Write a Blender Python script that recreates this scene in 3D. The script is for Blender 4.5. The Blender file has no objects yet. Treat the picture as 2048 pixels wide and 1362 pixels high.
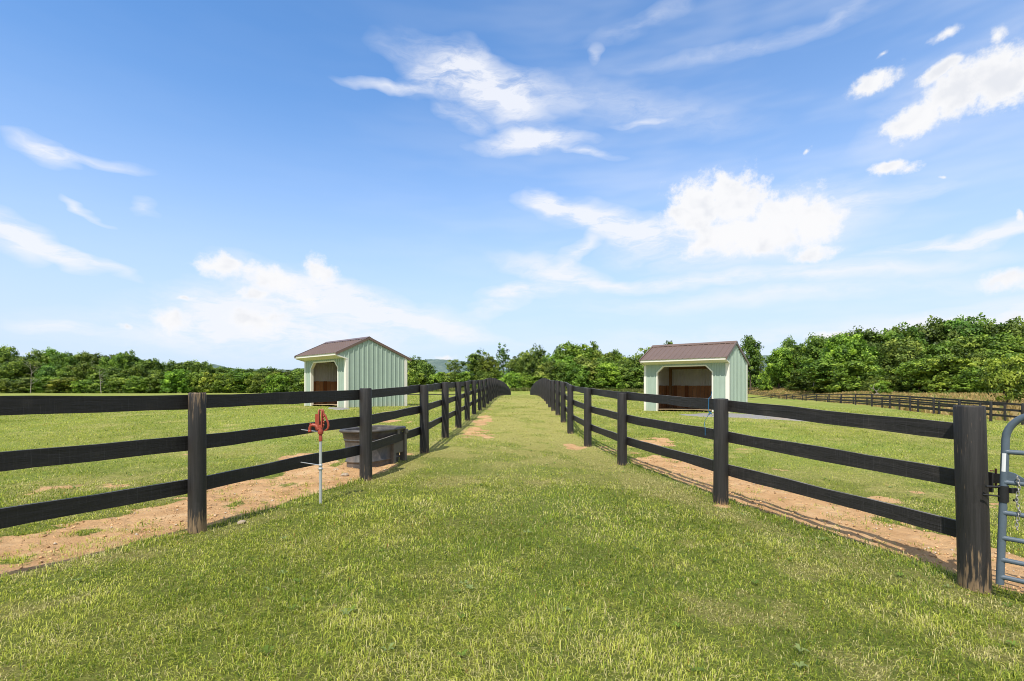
import bpy, math, random
import numpy as np
from mathutils import Vector, Matrix

random.seed(7)
rng = np.random.default_rng(11)
scene = bpy.context.scene
C = scene.collection
CAM_H = 1.43
R = math.radians
PI = math.pi

# ------------------------------------------------------------------ helpers
class MB:
    """collects shapes and links them as one mesh object"""
    def __init__(s):
        s.v = []; s.f = []; s.uv = []
    def face(s, pts, uv=None):
        b = len(s.v)
        s.v += [tuple(p) for p in pts]
        s.f.append(tuple(range(b, b + len(pts))))
        s.uv += (uv if uv else [(0.0, 0.0)] * len(pts))
    def grid(s, rows, closed_u=False, uvs=None):
        b = len(s.v); n = len(rows[0])
        for r in rows: s.v += [tuple(p) for p in r]
        for i in range(len(rows) - 1):
            for j in range(n if closed_u else n - 1):
                k = (j + 1) % n
                s.f.append((b + i*n + j, b + i*n + k, b + (i+1)*n + k, b + (i+1)*n + j))
                if uvs:
                    jj = j + 1
                    s.uv += [uvs(i, j), uvs(i, jj), uvs(i+1, jj), uvs(i+1, j)]
                else: s.uv += [(0.0, 0.0)] * 4
    def box(s, lo, hi, M=None):
        x0, y0, z0 = lo; x1, y1, z1 = hi
        P = [Vector(p) for p in ((x0,y0,z0),(x1,y0,z0),(x1,y1,z0),(x0,y1,z0),(x0,y0,z1),(x1,y0,z1),(x1,y1,z1),(x0,y1,z1))]
        if M is not None: P = [M @ p for p in P]
        for q in ((0,3,2,1),(4,5,6,7),(0,1,5,4),(1,2,6,5),(2,3,7,6),(3,0,4,7)):
            pts = [P[i] for i in q]
            a = (pts[1]-pts[0]).length; c = (pts[2]-pts[1]).length
            s.face(pts, [(0,0),(a,0),(a,c),(0,c)])
    def bar(s, a, b, w, h, up=(0,0,1)):
        a = Vector(a); b = Vector(b); d = (b-a); L = d.length; d.normalize()
        up = Vector(up); x = d.cross(up).normalized(); z = x.cross(d).normalized()
        M = Matrix(((x.x,d.x,z.x,a.x),(x.y,d.y,z.y,a.y),(x.z,d.z,z.z,a.z),(0,0,0,1)))
        s.box((-w/2,0,-h/2),(w/2,L,h/2), M)
    def tube(s, path, rad, n=10, caps=True):
        path = [Vector(p) for p in path]; m = len(path)
        rad = rad if hasattr(rad, '__len__') else [rad]*m
        rows = []; prev = None; d_acc = [0.0]
        for i in range(m):
            t = (path[min(i+1,m-1)] - path[max(i-1,0)]).normalized()
            if prev is None:
                ref = Vector((0,0,1)) if abs(t.z) < .9 else Vector((1,0,0))
                x = t.cross(ref).normalized()
            else:
                x = (prev - t*prev.dot(t)).normalized()
            prev = x; y = t.cross(x)
            rows.append([path[i] + (x*math.cos(2*PI*k/n) + y*math.sin(2*PI*k/n))*rad[i] for k in range(n)])
            if i: d_acc.append(d_acc[-1] + (path[i]-path[i-1]).length)
        s.grid(rows, True, lambda i, j: (d_acc[i], j/n*2*PI*max(rad)))
        if caps:
            s.face(list(reversed(rows[0]))); s.face(rows[-1])
    def lathe(s, prof, n=20, c=(0,0,0), sy=1.0):
        rows = [[(c[0]+r*math.cos(2*PI*k/n), c[1]+sy*r*math.sin(2*PI*k/n), c[2]+z) for k in range(n)] for r, z in prof]
        s.grid(rows, True)
    def build(s, name, mat, parent=None, smooth=False):
        me = bpy.data.meshes.new(name)
        me.from_pydata(s.v, [], s.f)
        uvl = me.uv_layers.new(name='UVMap')
        flat = np.array(s.uv, dtype=np.float32).ravel()
        if len(flat) == 2*len(me.loops): uvl.data.foreach_set('uv', flat)
        me.materials.append(mat)
        if smooth:
            me.polygons.foreach_set('use_smooth', [True]*len(me.polygons))
        me.update()
        o = bpy.data.objects.new(name, me); C.objects.link(o)
        if parent is not None: o.parent = parent
        return o

def smooth_by_angle(o, deg=40):
    me = o.data
    me.polygons.foreach_set('use_smooth', [True]*len(me.polygons))
    try:
        me.set_sharp_from_angle(angle=R(deg))
    except Exception: pass

def weld(o, d=1e-4):
    import bmesh
    bm = bmesh.new(); bm.from_mesh(o.data)
    bmesh.ops.remove_doubles(bm, verts=bm.verts, dist=d)
    bmesh.ops.recalc_face_normals(bm, faces=bm.faces)
    bm.to_mesh(o.data); bm.free()

def bevel(o, w=0.004, seg=1):
    m = o.modifiers.new('bevel', 'BEVEL'); m.width = w; m.segments = seg; m.limit_method = 'ANGLE'; m.angle_limit = R(40)

def empty(name, loc, rz=0.0):
    o = bpy.data.objects.new(name, None); C.objects.link(o)
    o.empty_display_size = .2
    o.location = loc; o.rotation_euler = (0,0,rz); return o

def tag(o, label=None, cat=None, group=None, kind=None):
    if label: o['label'] = label
    if cat: o['category'] = cat
    if group: o['group'] = group
    if kind: o['kind'] = kind
    return o

def mesh_np(name, verts, tri=None, quad=None, mat=None, attrs=None, parent=None, smooth=False):
    me = bpy.data.meshes.new(name)
    nt = 0 if tri is None else len(tri); nq = 0 if quad is None else len(quad)
    me.vertices.add(len(verts)); me.vertices.foreach_set('co', np.asarray(verts, np.float32).ravel())
    loops = []
    if nt: loops.append(np.asarray(tri, np.int32).ravel())
    if nq: loops.append(np.asarray(quad, np.int32).ravel())
    loops = np.concatenate(loops)
    me.loops.add(len(loops)); me.loops.foreach_set('vertex_index', loops)
    me.polygons.add(nt+nq)
    st = np.concatenate([np.arange(nt)*3, nt*3 + np.arange(nq)*4]).astype(np.int32)
    me.polygons.foreach_set('loop_start', st)
    if smooth: me.polygons.foreach_set('use_smooth', np.ones(nt+nq, bool))
    for k, val in (attrs or {}).items():
        val = np.asarray(val, np.float32)
        if val.ndim == 1:
            a = me.attributes.new(k, 'FLOAT', 'POINT'); a.data.foreach_set('value', val)
        else:
            a = me.attributes.new(k, 'FLOAT_COLOR', 'POINT')
            a.data.foreach_set('color', np.c_[val, np.ones(len(val), np.float32)].astype(np.float32).ravel())
    if mat: me.materials.append(mat)
    me.update(calc_edges=True); me.validate()
    o = bpy.data.objects.new(name, me); C.objects.link(o)
    if parent is not None: o.parent = parent
    return o

# numpy value-noise fbm
_perm = np.random.default_rng(5).random((256, 256))
def vnoise(x, y):
    xi = np.floor(x).astype(int); yi = np.floor(y).astype(int)
    fx = x-xi; fy = y-yi
    fx = fx*fx*(3-2*fx); fy = fy*fy*(3-2*fy)
    g = lambda a, b: _perm[a % 256, b % 256]
    return (g(xi,yi)*(1-fx)+g(xi+1,yi)*fx)*(1-fy) + (g(xi,yi+1)*(1-fx)+g(xi+1,yi+1)*fx)*fy
def fbm(x, y, sc=1.0, octv=4, seed=0):
    s = 0; a = .5; t = 0
    for o in range(octv):
        s = s + a*vnoise(x*sc+seed*17.3+o*31.7, y*sc+seed*9.1+o*11.3); t += a
        sc *= 2.03; a *= .5
    return s/t
def sstep(a, b, x):
    t = np.clip((x-a)/(b-a), 0, 1); return t*t*(3-2*t)

# ------------------------------------------------------------------ materials
class NT:
    def __init__(s, name):
        m = bpy.data.materials.new(name); m.use_nodes = True
        s.m = m; s.t = m.node_tree; s.n = s.t.nodes; s.l = s.t.links
        s.bsdf = s.n['Principled BSDF']; s.out = s.n['Material Output']
    def node(s, typ, **kw):
        n = s.n.new(typ)
        for k, v in kw.items():
            if k in n.inputs: s.set(n, k, v)
            else: setattr(n, k, v)
        return n
    def set(s, n, k, v):
        if hasattr(v, 'is_output'): s.l.new(v, n.inputs[k])
        else: n.inputs[k].default_value = v
    def noise(s, vec=None, scale=5, detail=4, rough=.55, dist=0, dim='3D'):
        n = s.n.new('ShaderNodeTexNoise'); n.noise_dimensions = dim
        n.inputs['Scale'].default_value = scale; n.inputs['Detail'].default_value = detail
        n.inputs['Roughness'].default_value = rough; n.inputs['Distortion'].default_value = dist
        if vec is not None: s.l.new(vec, n.inputs['Vector'])
        return n.outputs['Fac']
    def mapping(s, vec, scale=(1,1,1), loc=(0,0,0), rot=(0,0,0), typ='POINT'):
        n = s.n.new('ShaderNodeMapping'); n.vector_type = typ
        s.l.new(vec, n.inputs['Vector'])
        n.inputs['Scale'].default_value = scale; n.inputs['Location'].default_value = loc; n.inputs['Rotation'].default_value = rot
        return n.outputs['Vector']
    def coord(s, which='Object'):
        return s.n.new('ShaderNodeTexCoord').outputs[which]
    def ramp(s, fac, stops):
        n = s.n.new('ShaderNodeValToRGB'); cr = n.color_ramp
        while len(cr.elements) < len(stops): cr.elements.new(.5)
        for e, (p, c) in zip(cr.elements, stops):
            e.position = p; e.color = (c[0], c[1], c[2], 1) if hasattr(c, '__len__') else (c, c, c, 1)
        s.l.new(fac, n.inputs['Fac']); return n.outputs['Color']
    def mix(s, fac, a, b, mode='MIX'):
        n = s.n.new('ShaderNodeMix'); n.data_type = 'RGBA'; n.blend_type = mode
        for i, v in ((0, fac), (6, a), (7, b)):
            if hasattr(v, 'is_output'): s.l.new(v, n.inputs[i])
            elif i == 0: n.inputs[0].default_value = v
            else: n.inputs[i].default_value = (v[0], v[1], v[2], 1)
        return n.outputs[2]
    def math(s, op, a, b=0.0, c=0.0, clamp=False):
        n = s.n.new('ShaderNodeMath'); n.operation = op; n.use_clamp = clamp
        for i, v in enumerate((a, b, c)):
            if hasattr(v, 'is_output'): s.l.new(v, n.inputs[i])
            else: n.inputs[i].default_value = v
        return n.outputs[0]
    def maprange(s, v, a, b, c=0.0, d=1.0, smooth=True):
        n = s.n.new('ShaderNodeMapRange'); n.interpolation_type = 'SMOOTHSTEP' if smooth else 'LINEAR'
        s.l.new(v, n.inputs['Value'])
        n.inputs['From Min'].default_value = a; n.inputs['From Max'].default_value = b
        n.inputs['To Min'].default_value = c; n.inputs['To Max'].default_value = d
        return n.outputs[0]
    def attr(s, name, out='Fac'):
        n = s.n.new('ShaderNodeAttribute'); n.attribute_name = name; return n.outputs[out]
    def bump(s, h, strength=.3, dist=.01):
        n = s.n.new('ShaderNodeBump'); n.inputs['Strength'].default_value = strength; n.inputs['Distance'].default_value = dist
        s.l.new(h, n.inputs['Height']); s.l.new(n.outputs['Normal'], s.bsdf.inputs['Normal'])
    def col(s, c):
        if hasattr(c, 'is_output'): s.l.new(c, s.bsdf.inputs['Base Color'])
        else: s.bsdf.inputs['Base Color'].default_value = (c[0], c[1], c[2], 1)
    def p(s, **kw):
        for k, v in kw.items():
            k = k.replace('_', ' ')
            s.set(s.bsdf, k, v)
        return s

def mat_black_wood():
    t = NT('black_painted_wood')
    uv = t.coord('UV'); ob = t.coord('Object')
    rnd = t.node('ShaderNodeObjectInfo').outputs['Random']
    off = t.node('ShaderNodeVectorMath', operation='MULTIPLY_ADD')
    cmb = t.node('ShaderNodeCombineXYZ'); t.l.new(rnd, cmb.inputs[0]); t.l.new(rnd, cmb.inputs[1])
    t.l.new(cmb.outputs[0], off.inputs[0]); off.inputs[1].default_value = (37, 23, 0); t.l.new(uv, off.inputs[2])
    v = off.outputs[0]
    grain = t.noise(t.mapping(v, (2.4, 30, 1)), 1, 6, .7, .9)
    saw = t.noise(t.mapping(v, (70, 3.0, 1)), 1, 4, .65)
    blot = t.noise(v, 3.5, 5, .6)
    c = t.ramp(grain, [(.3, (.0155,.0140,.0132)), (.52, (.0240,.0216,.0208)), (.78, (.036,.0325,.0315))])
    c = t.mix(t.math('MULTIPLY', t.maprange(saw, .54, .74), .45), c, (.070,.066,.066))
    c = t.mix(t.math('MULTIPLY', t.maprange(blot, .52, .72), .35), c, (.070,.060,.052))
    scr = t.noise(t.mapping(v, (26, 1.1, 1), (3.3, 1.7, 0)), 1, 1, .3)
    spot = t.noise(t.mapping(v, (1.2, 4, 1), (9, 2, 0)), 1, 2, .5)
    m = t.math('MULTIPLY', t.maprange(scr, .775, .80), t.maprange(spot, .53, .60))
    c = t.mix(t.math('MULTIPLY', m, .75), c, (.30,.31,.33))
    vo = t.node('ShaderNodeTexVoronoi'); vo.inputs['Scale'].default_value = 3.2; t.l.new(v, vo.inputs['Vector'])
    c = t.mix(t.maprange(vo.outputs['Distance'], .014, .026, 1, 0), c, (.35,.34,.32))
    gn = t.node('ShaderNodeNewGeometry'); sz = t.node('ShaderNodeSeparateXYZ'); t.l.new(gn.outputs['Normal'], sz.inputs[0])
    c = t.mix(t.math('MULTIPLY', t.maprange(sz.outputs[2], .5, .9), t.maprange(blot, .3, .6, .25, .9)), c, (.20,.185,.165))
    t.col(c)
    t.p(Roughness=t.maprange(grain, .2, .8, .48, .75), Specular_IOR_Level=.35)
    t.bump(t.math('ADD', grain, t.math('MULTIPLY', saw, .5)), .8, .010)
    return t.m

def mat_post():
    t = NT('black_painted_post')
    uv = t.coord('UV'); ob = t.coord('Object')
    rnd = t.node('ShaderNodeObjectInfo').outputs['Random']
    cmb = t.node('ShaderNodeCombineXYZ'); t.l.new(rnd, cmb.inputs[0]); t.l.new(rnd, cmb.inputs[2])
    off = t.node('ShaderNodeVectorMath', operation='MULTIPLY_ADD')
    t.l.new(cmb.outputs[0], off.inputs[0]); off.inputs[1].default_value = (31, 0, 17); t.l.new(ob, off.inputs[2])
    v = off.outputs[0]
    grain = t.noise(t.mapping(v, (45, 45, 2.2)), 1, 6, .65, .5)
    blot = t.noise(v, 7, 5, .62)
    flake = t.noise(t.mapping(v, (60, 60, 5.0)), 1, 5, .62)
    c = t.ramp(grain, [(.3, (.0150,.0138,.0132)), (.52, (.0265,.0242,.0240)), (.75, (.042,.0385,.0378))])
    c = t.mix(t.math('MULTIPLY', t.maprange(blot, .55, .75), .3), c, (.06,.055,.055))
    wood = t.mix(grain, (.12,.075,.04), (.36,.25,.15))
    wear = t.attr('wear')
    thr = t.math('SUBTRACT', t.math('ADD', flake, t.math('MULTIPLY', wear, .42)), .76)
    c = t.mix(t.maprange(thr, -.02, .13), c, wood)
    t.col(c); t.p(Roughness=t.maprange(grain, .2, .8, .5, .75), Specular_IOR_Level=.42)
    t.bump(grain, .6, .008)
    return t.m

def mat_paint_metal(name, c, rough=.45, var=.12, dust=(.5,.45,.35), dust_h=.35):
    t = NT(name); ob = t.coord('Object')
    n = t.noise(ob, 2.2, 4, .6); st = t.noise(t.mapping(ob, (9, 9, .5)), 1, 4, .6)
    a = t.mix(n, [x*(1-var) for x in c], [min(1, x*(1+var)) for x in c])
    a = t.mix(t.math('MULTIPLY', t.maprange(st, .5, .8), .16), a, [x*.6 for x in c])
    sep = t.node('ShaderNodeSeparateXYZ'); t.l.new(ob, sep.inputs[0])
    d = t.math('MULTIPLY', t.maprange(sep.outputs[2], 0, dust_h, 1, 0), t.maprange(st, .3, .7))
    a = t.mix(t.math('MULTIPLY', d, .45), a, dust)
    t.col(a); t.p(Roughness=rough, Specular_IOR_Level=.4)
    t.bump(n, .08, .01)
    return t.m

def mat_simple(name, c, rough=.5, metallic=0.0, var=.15, scale=12, bumpd=.004, spec=.4):
    t = NT(name); ob = t.coord('Object')
    n = t.noise(ob, scale, 5, .6)
    t.col(t.mix(n, [x*(1-var) for x in c], [min(1, x*(1+var)) for x in c]))
    t.p(Roughness=rough, Metallic=metallic, Specular_IOR_Level=spec)
    if bumpd: t.bump(n, .35, bumpd)
    return t.m

def mat_planks(name, dark, lite, plank=.19):
    t = NT(name); ob = t.coord('Object')
    uv = t.coord('UV')
    sep = t.node('ShaderNodeSeparateXYZ'); t.l.new(uv, sep.inputs[0])
    idx = t.math('FLOOR', t.math('DIVIDE', sep.outputs[0], plank))
    wn = t.node('ShaderNodeTexWhiteNoise', noise_dimensions='1D'); t.l.new(idx, wn.inputs['W'])
    g = t.noise(t.mapping(uv, (40, 2.5, 1)), 1, 5, .6, .4)
    b = t.noise(uv, 3, 4, .6)
    c = t.mix(wn.outputs['Value'], dark, lite)
    c = t.mix(t.math('MULTIPLY', g, .5), c, [x*.45 for x in dark])
    c = t.mix(t.math('MULTIPLY', t.maprange(b, .5, .75), .4), c, [x*.5 for x in dark])
    t.col(c); t.p(Roughness=.75, Specular_IOR_Level=.25); t.bump(g, .4, .005)
    return t.m

def mat_foliage(name, cols):
    t = NT(name)
    tone = t.attr('tone'); rnd = t.node('ShaderNodeObjectInfo').outputs['Random']
    ocol = t.node('ShaderNodeObjectInfo').outputs['Color']
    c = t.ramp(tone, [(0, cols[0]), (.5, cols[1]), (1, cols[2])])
    hs = t.node('ShaderNodeHueSaturation'); t.l.new(c, hs.inputs['Color'])
    t.l.new(t.maprange(rnd, 0, 1, .485, .512, False), hs.inputs['Hue'])
    t.l.new(t.maprange(rnd, 0, 1, .8, 1.15, False), hs.inputs['Value'])
    c = t.mix(1.0, hs.outputs['Color'], ocol, 'MULTIPLY')
    t.col(c); t.p(Roughness=.55, Specular_IOR_Level=.3)
    tr = t.node('ShaderNodeBsdfTranslucent'); t.l.new(t.mix(1.0, c, (1.1,1.25,.5), 'MULTIPLY'), tr.inputs['Color'])
    mx = t.node('ShaderNodeMixShader'); mx.inputs[0].default_value = .22
    t.l.new(t.bsdf.outputs[0], mx.inputs[1]); t.l.new(tr.outputs[0], mx.inputs[2])
    t.l.new(mx.outputs[0], t.out.inputs['Surface'])
    return t.m

def mat_blades(name, transl=.35):
    t = NT(name)
    c = t.attr('bcol', 'Color')
    t.col(c); t.p(Roughness=.55, Specular_IOR_Level=.16)
    tr = t.node('ShaderNodeBsdfTranslucent'); t.l.new(t.mix(1.0, c, (1.1,1.15,.6), 'MULTIPLY'), tr.inputs['Color'])
    mx = t.node('ShaderNodeMixShader'); mx.inputs[0].default_value = transl
    t.l.new(t.bsdf.outputs[0], mx.inputs[1]); t.l.new(tr.outputs[0], mx.inputs[2])
    t.l.new(mx.outputs[0], t.out.inputs['Surface'])
    return t.m

M = {}
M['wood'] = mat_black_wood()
M['post'] = mat_post()
M['green'] = mat_paint_metal('sage_green_metal_siding', (.365,.455,.385), .42)
M['cream'] = mat_paint_metal('cream_trim', (.82,.785,.70), .5, .05, (.5,.38,.25), .5)
M['brown'] = mat_paint_metal('brown_roof_metal', (.165,.110,.086), .38, .15, (.14,.1,.09), .01)
M['liner'] = mat_paint_metal('pale_grey_metal_lining', (.62,.62,.64), .45)
M['kick'] = mat_planks('stained_oak_boards', (.28,.105,.04), (.64,.33,.165))
M['rough'] = mat_simple('rough_sawn_timber', (.30,.17,.085), .8, 0, .35, 9)
M['underroof'] = mat_simple('roof_underside', (.20,.15,.11), .7, 0, .25, 5)
M['galv'] = mat_simple('galvanised_pipe', (.50,.52,.53), .42, .3, .15, 30, .002)
M['red'] = mat_simple('red_cast_iron_paint', (.33,.062,.034), .45, 0, .35, 25, .004)
M['gate'] = mat_simple('blue_grey_painted_tube', (.10,.132,.168), .42, 0, .28, 14, .003)
M['black'] = mat_simple('black_steel', (.018,.018,.02), .5, 0, .3, 20, .003)
M['chain'] = mat_simple('zinc_chain', (.42,.40,.37), .45, .6, .15, 40, .001)
M['rust'] = mat_simple('rusty_steel', (.22,.10,.06), .8, .2, .5, 40, .004)
M['rope'] = mat_simple('blue_twine', (.03,.20,.42), .8, 0, .4, 60, .003)
M['sticker'] = mat_simple('white_sticker', (.75,.76,.78), .5, 0, .05, 20, 0)
def mat_tank():
    t = NT('black_tank_plastic'); ob = t.coord('Object')
    n = t.noise(ob, 9, 6, .65); s2 = t.noise(t.mapping(ob, (5,5,1.2)), 1, 5, .6, .8)
    c = t.ramp(n, [(.3, (.05,.047,.046)), (.7, (.105,.098,.092))])
    sep = t.node('ShaderNodeSeparateXYZ'); t.l.new(ob, sep.inputs[0])
    d = t.math('MULTIPLY', t.maprange(sep.outputs[2], .05, .5, 1, .25), t.maprange(s2, .38, .68))
    c = t.mix(t.math('MULTIPLY', d, .55), c, (.24,.19,.155))
    t.col(c); t.p(Roughness=.5, Specular_IOR_Level=.45); t.bump(n, .15, .004); return t.m
M['tank'] = mat_tank()
M['dusty'] = mat_simple('dusty_tank_plastic', (.155,.135,.11), .7, 0, .45, 6, .006)
M['bark'] = mat_simple('grey_brown_bark', (.10,.075,.055), .9, 0, .4, 3, .05)
M['deadwood'] = mat_simple('bleached_dead_wood', (.33,.29,.245), .85, 0, .3, 3, .03)
M['stone'] = mat_simple('pale_stone', (.40,.32,.235), .85, 0, .3, 14, .02)
M['leaf'] = mat_foliage('tree_foliage', ((.034,.066,.010), (.135,.215,.030), (.38,.47,.078)))
M['blade'] = mat_blades('grass_blades')

# ------------------------------------------------------------------ ground height field (thin plate spline through surveyed points)
def line_pts(a, b, step):
    n = max(1, round(math.dist(a[:2], b[:2])/step))
    return [tuple(a[k] + (b[k]-a[k])*i/n for k in range(len(a))) for i in range(n+1)]

LF = [(-5.0,.45,-1.36),(-4.0,2.69,-1.355),(-3.03,4.93,-1.36),(-2.125,7.45,-1.31),(-1.705,9.96,-1.226),(-1.62,12.4,-1.15),(-1.55,14.8,-1.09),
      (-1.52,17.4,-1.03),(-1.47,19.8,-.94),(-1.39,22.1,-.88),(-1.34,24.5,-.84),(-1.28,26.9,-.73),(-1.23,29.2,-.64)]
RF = [(3.705,4.10,-1.60),(2.67,6.55,-1.45),(2.0,9.3,-1.36),(1.714,11.6,-1.28),(1.62,14.2,-1.2),(1.70,17.0,-1.07),(1.76,19.7,-.97),(1.80,22.3,-.91),(1.85,25.0,-.85),(1.90,27.5,-.76),(1.95,30.0,-.66)]
def crest(y): return float(np.interp(y, [29, 36, 42, 50, 57, 70, 84, 94], [-.65, -.52, -.50, -.51, -.54, -.75, -1.05, -1.6]))
y = 29.2
while y < 93:
    y += 2.49; LF.append((-1.23 + (y-29.2)/(94-29.2)*.95, y, crest(y)))
y = 30.0
while y < 93:
    y += 2.46; RF.append((1.95 + (y-30)/(64)*1.45, y, crest(y)))
def from_px(px, Z, top): return ((px-1024)/1024*Z, Z, (780-top)*Z/1024 - 1.32)
FA = [from_px(*p) for p in [(2108,31.5,815),(2045.6,33.2,808.5),(1981.5,34.9,804),(1918.7,38.5,799.4),(1867.4,42.5,796),(1820.6,46.5,793),(1779.7,51,790.5),(1743.7,56,789),(1711,62,788),(1682.6,69,788),(1658,77,788),(1633,86,788.5),(1612,95,789),(1588,103,789.4),(1573,108,789.7),(1558,112,790),(1542,115,791)]]
FB = [from_px(*p) for p in [(2010,39,808),(1960,41.5,806),(1918,44,803.5),(1878,47,801),(1836,50.5,798),(1799,55,795.4),(1764,61,794.6),(1734,68,794.5),(1707,77,794),(1680,86,793.6),(1655,97,793),(1630,108,792),(1605,122,790),(1585,132,789),(1570,142,788),(1550,153,786.6),(1532,165,785),(1514,178,783.3),(1497,190,781.5),(1470,205,779)]]
FX = [FA[-1]] + line_pts((48.8,105,-2.85),(30,98,-2.45),4) + line_pts((26,96.5,-2.3),(11.2,94,-1.98),4) + [(7.2,94,-1.97),(3.6,94.1,-1.96)]
FY = line_pts((-.5,94.1,-1.96),(-18.7,94,-2.1),4.2) + [(-22.7,94,-2.1),(-26.5,94,-2.0)]

SHED = dict(W=3.648, D=3.06, he=2.31, hr=3.027, hb=2.176, of=.435, dr=1.074, ob=.243)
SL = (-6.926, 21.37, -.737, -.753)
SR = (8.937, 21.103, -.653, -.958)
cp = []
cp += LF[:18] + LF[18::3] + RF[:16] + RF[16::3] + FA[::2] + FB[::2] + FX[::2] + FY[::3]
for (sx, sy, th, zb) in (SL, SR):
    for lx in (-3.65, 0):
        for ly in (0, 3.06):
            cp.append((sx + lx*math.cos(th) - ly*math.sin(th), sy + lx*math.sin(th) + ly*math.cos(th), zb + .015))
cp += [(0,2.3,-1.39),(-3,1.5,-1.42),(3,2.3,-1.53),(0,5,-1.35),(0,8,-1.27),(-7,3,-1.42),(7,3.2,-1.78),(0,-6,-1.55),(-12,-5,-1.5),(12,-5,-2.0),
       (-12,12,-1.15),(-22,22,-.95),(-8,14,-1.08),(9,11,-1.5),(14,14,-1.55),(20,24,-1.55),(26,40,-1.6),(11,30,-.85),(14,45,-.9),(-12,40,-.5),(-30,50,-.6),
       (-40,80,-.8),(-60,80,-.65),(-90,95,-.6),(-45,105,-.8),(-70,110,-.7),(-110,150,-.5),(-60,140,-.4),(-160,130,-.4),(-30,125,-1.4),(0,130,-1.2),(25,130,-1.4),
       (-4,165,.4),(-28,165,.4),(28,165,.45),(60,170,.45),(84,112,-1.15),(82,125,-.8),(78.5,97,-1.0),(79.6,88,-1.15),(60,62,-1.7),(80,60,-1.6),
       (150,150,-.4),(110,150,-.5),(95,108,-1.25),(120,108,-1.25),(150,110,-1.2),(100,128,-.9),(107,190,.1),(108,215,.6),(180,190,.6),(0,230,1.5),(-100,230,3),(110,240,1.2),(230,120,.5),(-200,60,0),(90,20,-2.5),(-80,10,-1.6)]
CPX = np.array([(p[0], p[1]) for p in cp]); CPZ = np.array([p[2] for p in cp]) + CAM_H
def _U(r2): return np.where(r2 > 1e-9, .5*r2*np.log(np.maximum(r2, 1e-9)), 0)
_n = len(CPX)
_K = _U(((CPX[:,None]-CPX[None])**2).sum(-1)) + np.eye(_n)*.02
_P = np.c_[np.ones(_n), CPX]
_A = np.block([[_K, _P],[_P.T, np.zeros((3,3))]])
_sol = np.linalg.solve(_A, np.r_[CPZ, 0,0,0])
def Hn(x, y):
    x = np.asarray(x, float); y = np.asarray(y, float); sh = x.shape
    xf = x.ravel(); yf = y.ravel(); out = np.empty(len(xf))
    for s in range(0, len(xf), 20000):
        X = np.c_[xf[s:s+20000], yf[s:s+20000]]
        r2 = ((X[:,None]-CPX[None])**2).sum(-1)
        out[s:s+20000] = _U(r2) @ _sol[:_n] + np.c_[np.ones(len(X)), X] @ _sol[_n:]
    far = sstep(190, 300, np.hypot(xf, yf-40))
    out = np.clip(out, -3, 12)*(1-far) + far*(1.9 + CAM_H*0)
    return out.reshape(sh)
def H(x, y): return float(Hn(np.array([x]), np.array([y]))[0])

LFX = np.array([p[0] for p in LF]); LFY = np.array([p[1] for p in LF])
RFX = np.r_[5.6, np.array([p[0] for p in RF])]; RFY = np.r_[0.5, np.array([p[1] for p in RF])]
def fence_x(y): return np.interp(y, LFY, LFX), np.interp(y, RFY, RFX)

def blob(x, y, cx, cy, rx, ry):
    return np.exp(-(((x-cx)/rx)**2 + ((y-cy)/ry)**2))
def masks(x, y):
    """bare clay and dry grass amounts at ground points"""
    xl, xr = fence_x(y)
    dl = xl - x; dr = x - xr            # outward distance from each fence line
    n1 = fbm(x, y, 1.1, 5, 1); n2 = fbm(x, y, 3.2, 4, 2); n3 = fbm(x, y, .35, 3, 3)
    st = lambda n, k=3.2: np.clip((n-.5)*k+.5, 0, 1)
    m1, m2 = st(n1), st(n2)
    inl = sstep(.0, .16, dl)*sstep(2.4, 1.1, dl)*sstep(10.5, 7.5, y)
    inr = sstep(.12, .42, dr)*sstep(2.6, 1.3, dr)*sstep(13.0, 9.0, y)
    d = inl*(.80+.34*m1 + .42*(m2-.5)) + inr*(.86+.30*m1+.34*(m2-.5))
    d = d + .9*blob(x, y, -3.2, 9.6, .8, .8)*(.3+.7*m2)
    for cx, cy, rx, ry, a in ((-.95,13.3,.62,1.5,1.05),(-1.0,17.8,.45,2.6,1.0),(-1.0,22.5,.3,2.0,.8),(3.5,12.8,1.0,1.1,1.05),(-3.6,16.5,1.3,1.2,.95),(-2.6,13,.5,.8,.6),
                              (1.35,11.4,.3,.6,.8),(1.5,9.6,.3,.5,.8),(2.4,30,1.6,1.5,.7),(-6.0,9.5,.9,.5,.6),(3.1,17,.7,1.0,.6),(-6.5,6.5,.6,.35,.6),(6,7.5,.7,.4,.5)):
        d = d + a*blob(x, y, cx, cy, rx, ry)*(.5+.5*m1+.3*(m2-.5))
    d = d + .8*blob(x, y, -3.0, 4.75, .14, .16)*m2 + .9*blob(x, y, 3.62, 3.9, .3, .2)*(.4+.6*m2) + .8*blob(x, y, 2.62, 6.4, .2, .16) + .6*blob(x, y, -2.1, 7.3, .12, .16)+ .55*blob(x, y, -2.28, 6.0, .1, .1)
    d = d + .55*sstep(.60, .70, n1)*sstep(.45, .60, n3)*(.45 + .55*((dl > 0) | (dr > 0)))
    dirt = sstep(.50, .72, d + .25*(n2-.5))
    dry = sstep(.50, .05, np.abs(dr+.40))*sstep(20, 8, y)*(.45+.55*m2) + sstep(.3, .0, np.abs(dl+.25))*sstep(12, 7, y)*.7*m1
    dry = dry + .55*sstep(.5, .68, n3)*sstep(.42, .6, n1) + .5*sstep(6, 14, y)*sstep(60, 30, y)*sstep(.35, .6, n1)*((dl < 0) & (dr < 0))
    dry = dry + sstep(6, 11, y)*sstep(48, 36, y)*((dl < .1) & (dr < .1))*(.30 + .5*sstep(.40, .62, n1))
    dry = dry + .75*sstep(.60, .70, fbm(x, y, 2.1, 4, 91))*sstep(.42, .55, fbm(x, y, .5, 2, 92))
    dry = np.clip(dry, 0, 1)
    return dirt, dry

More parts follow.
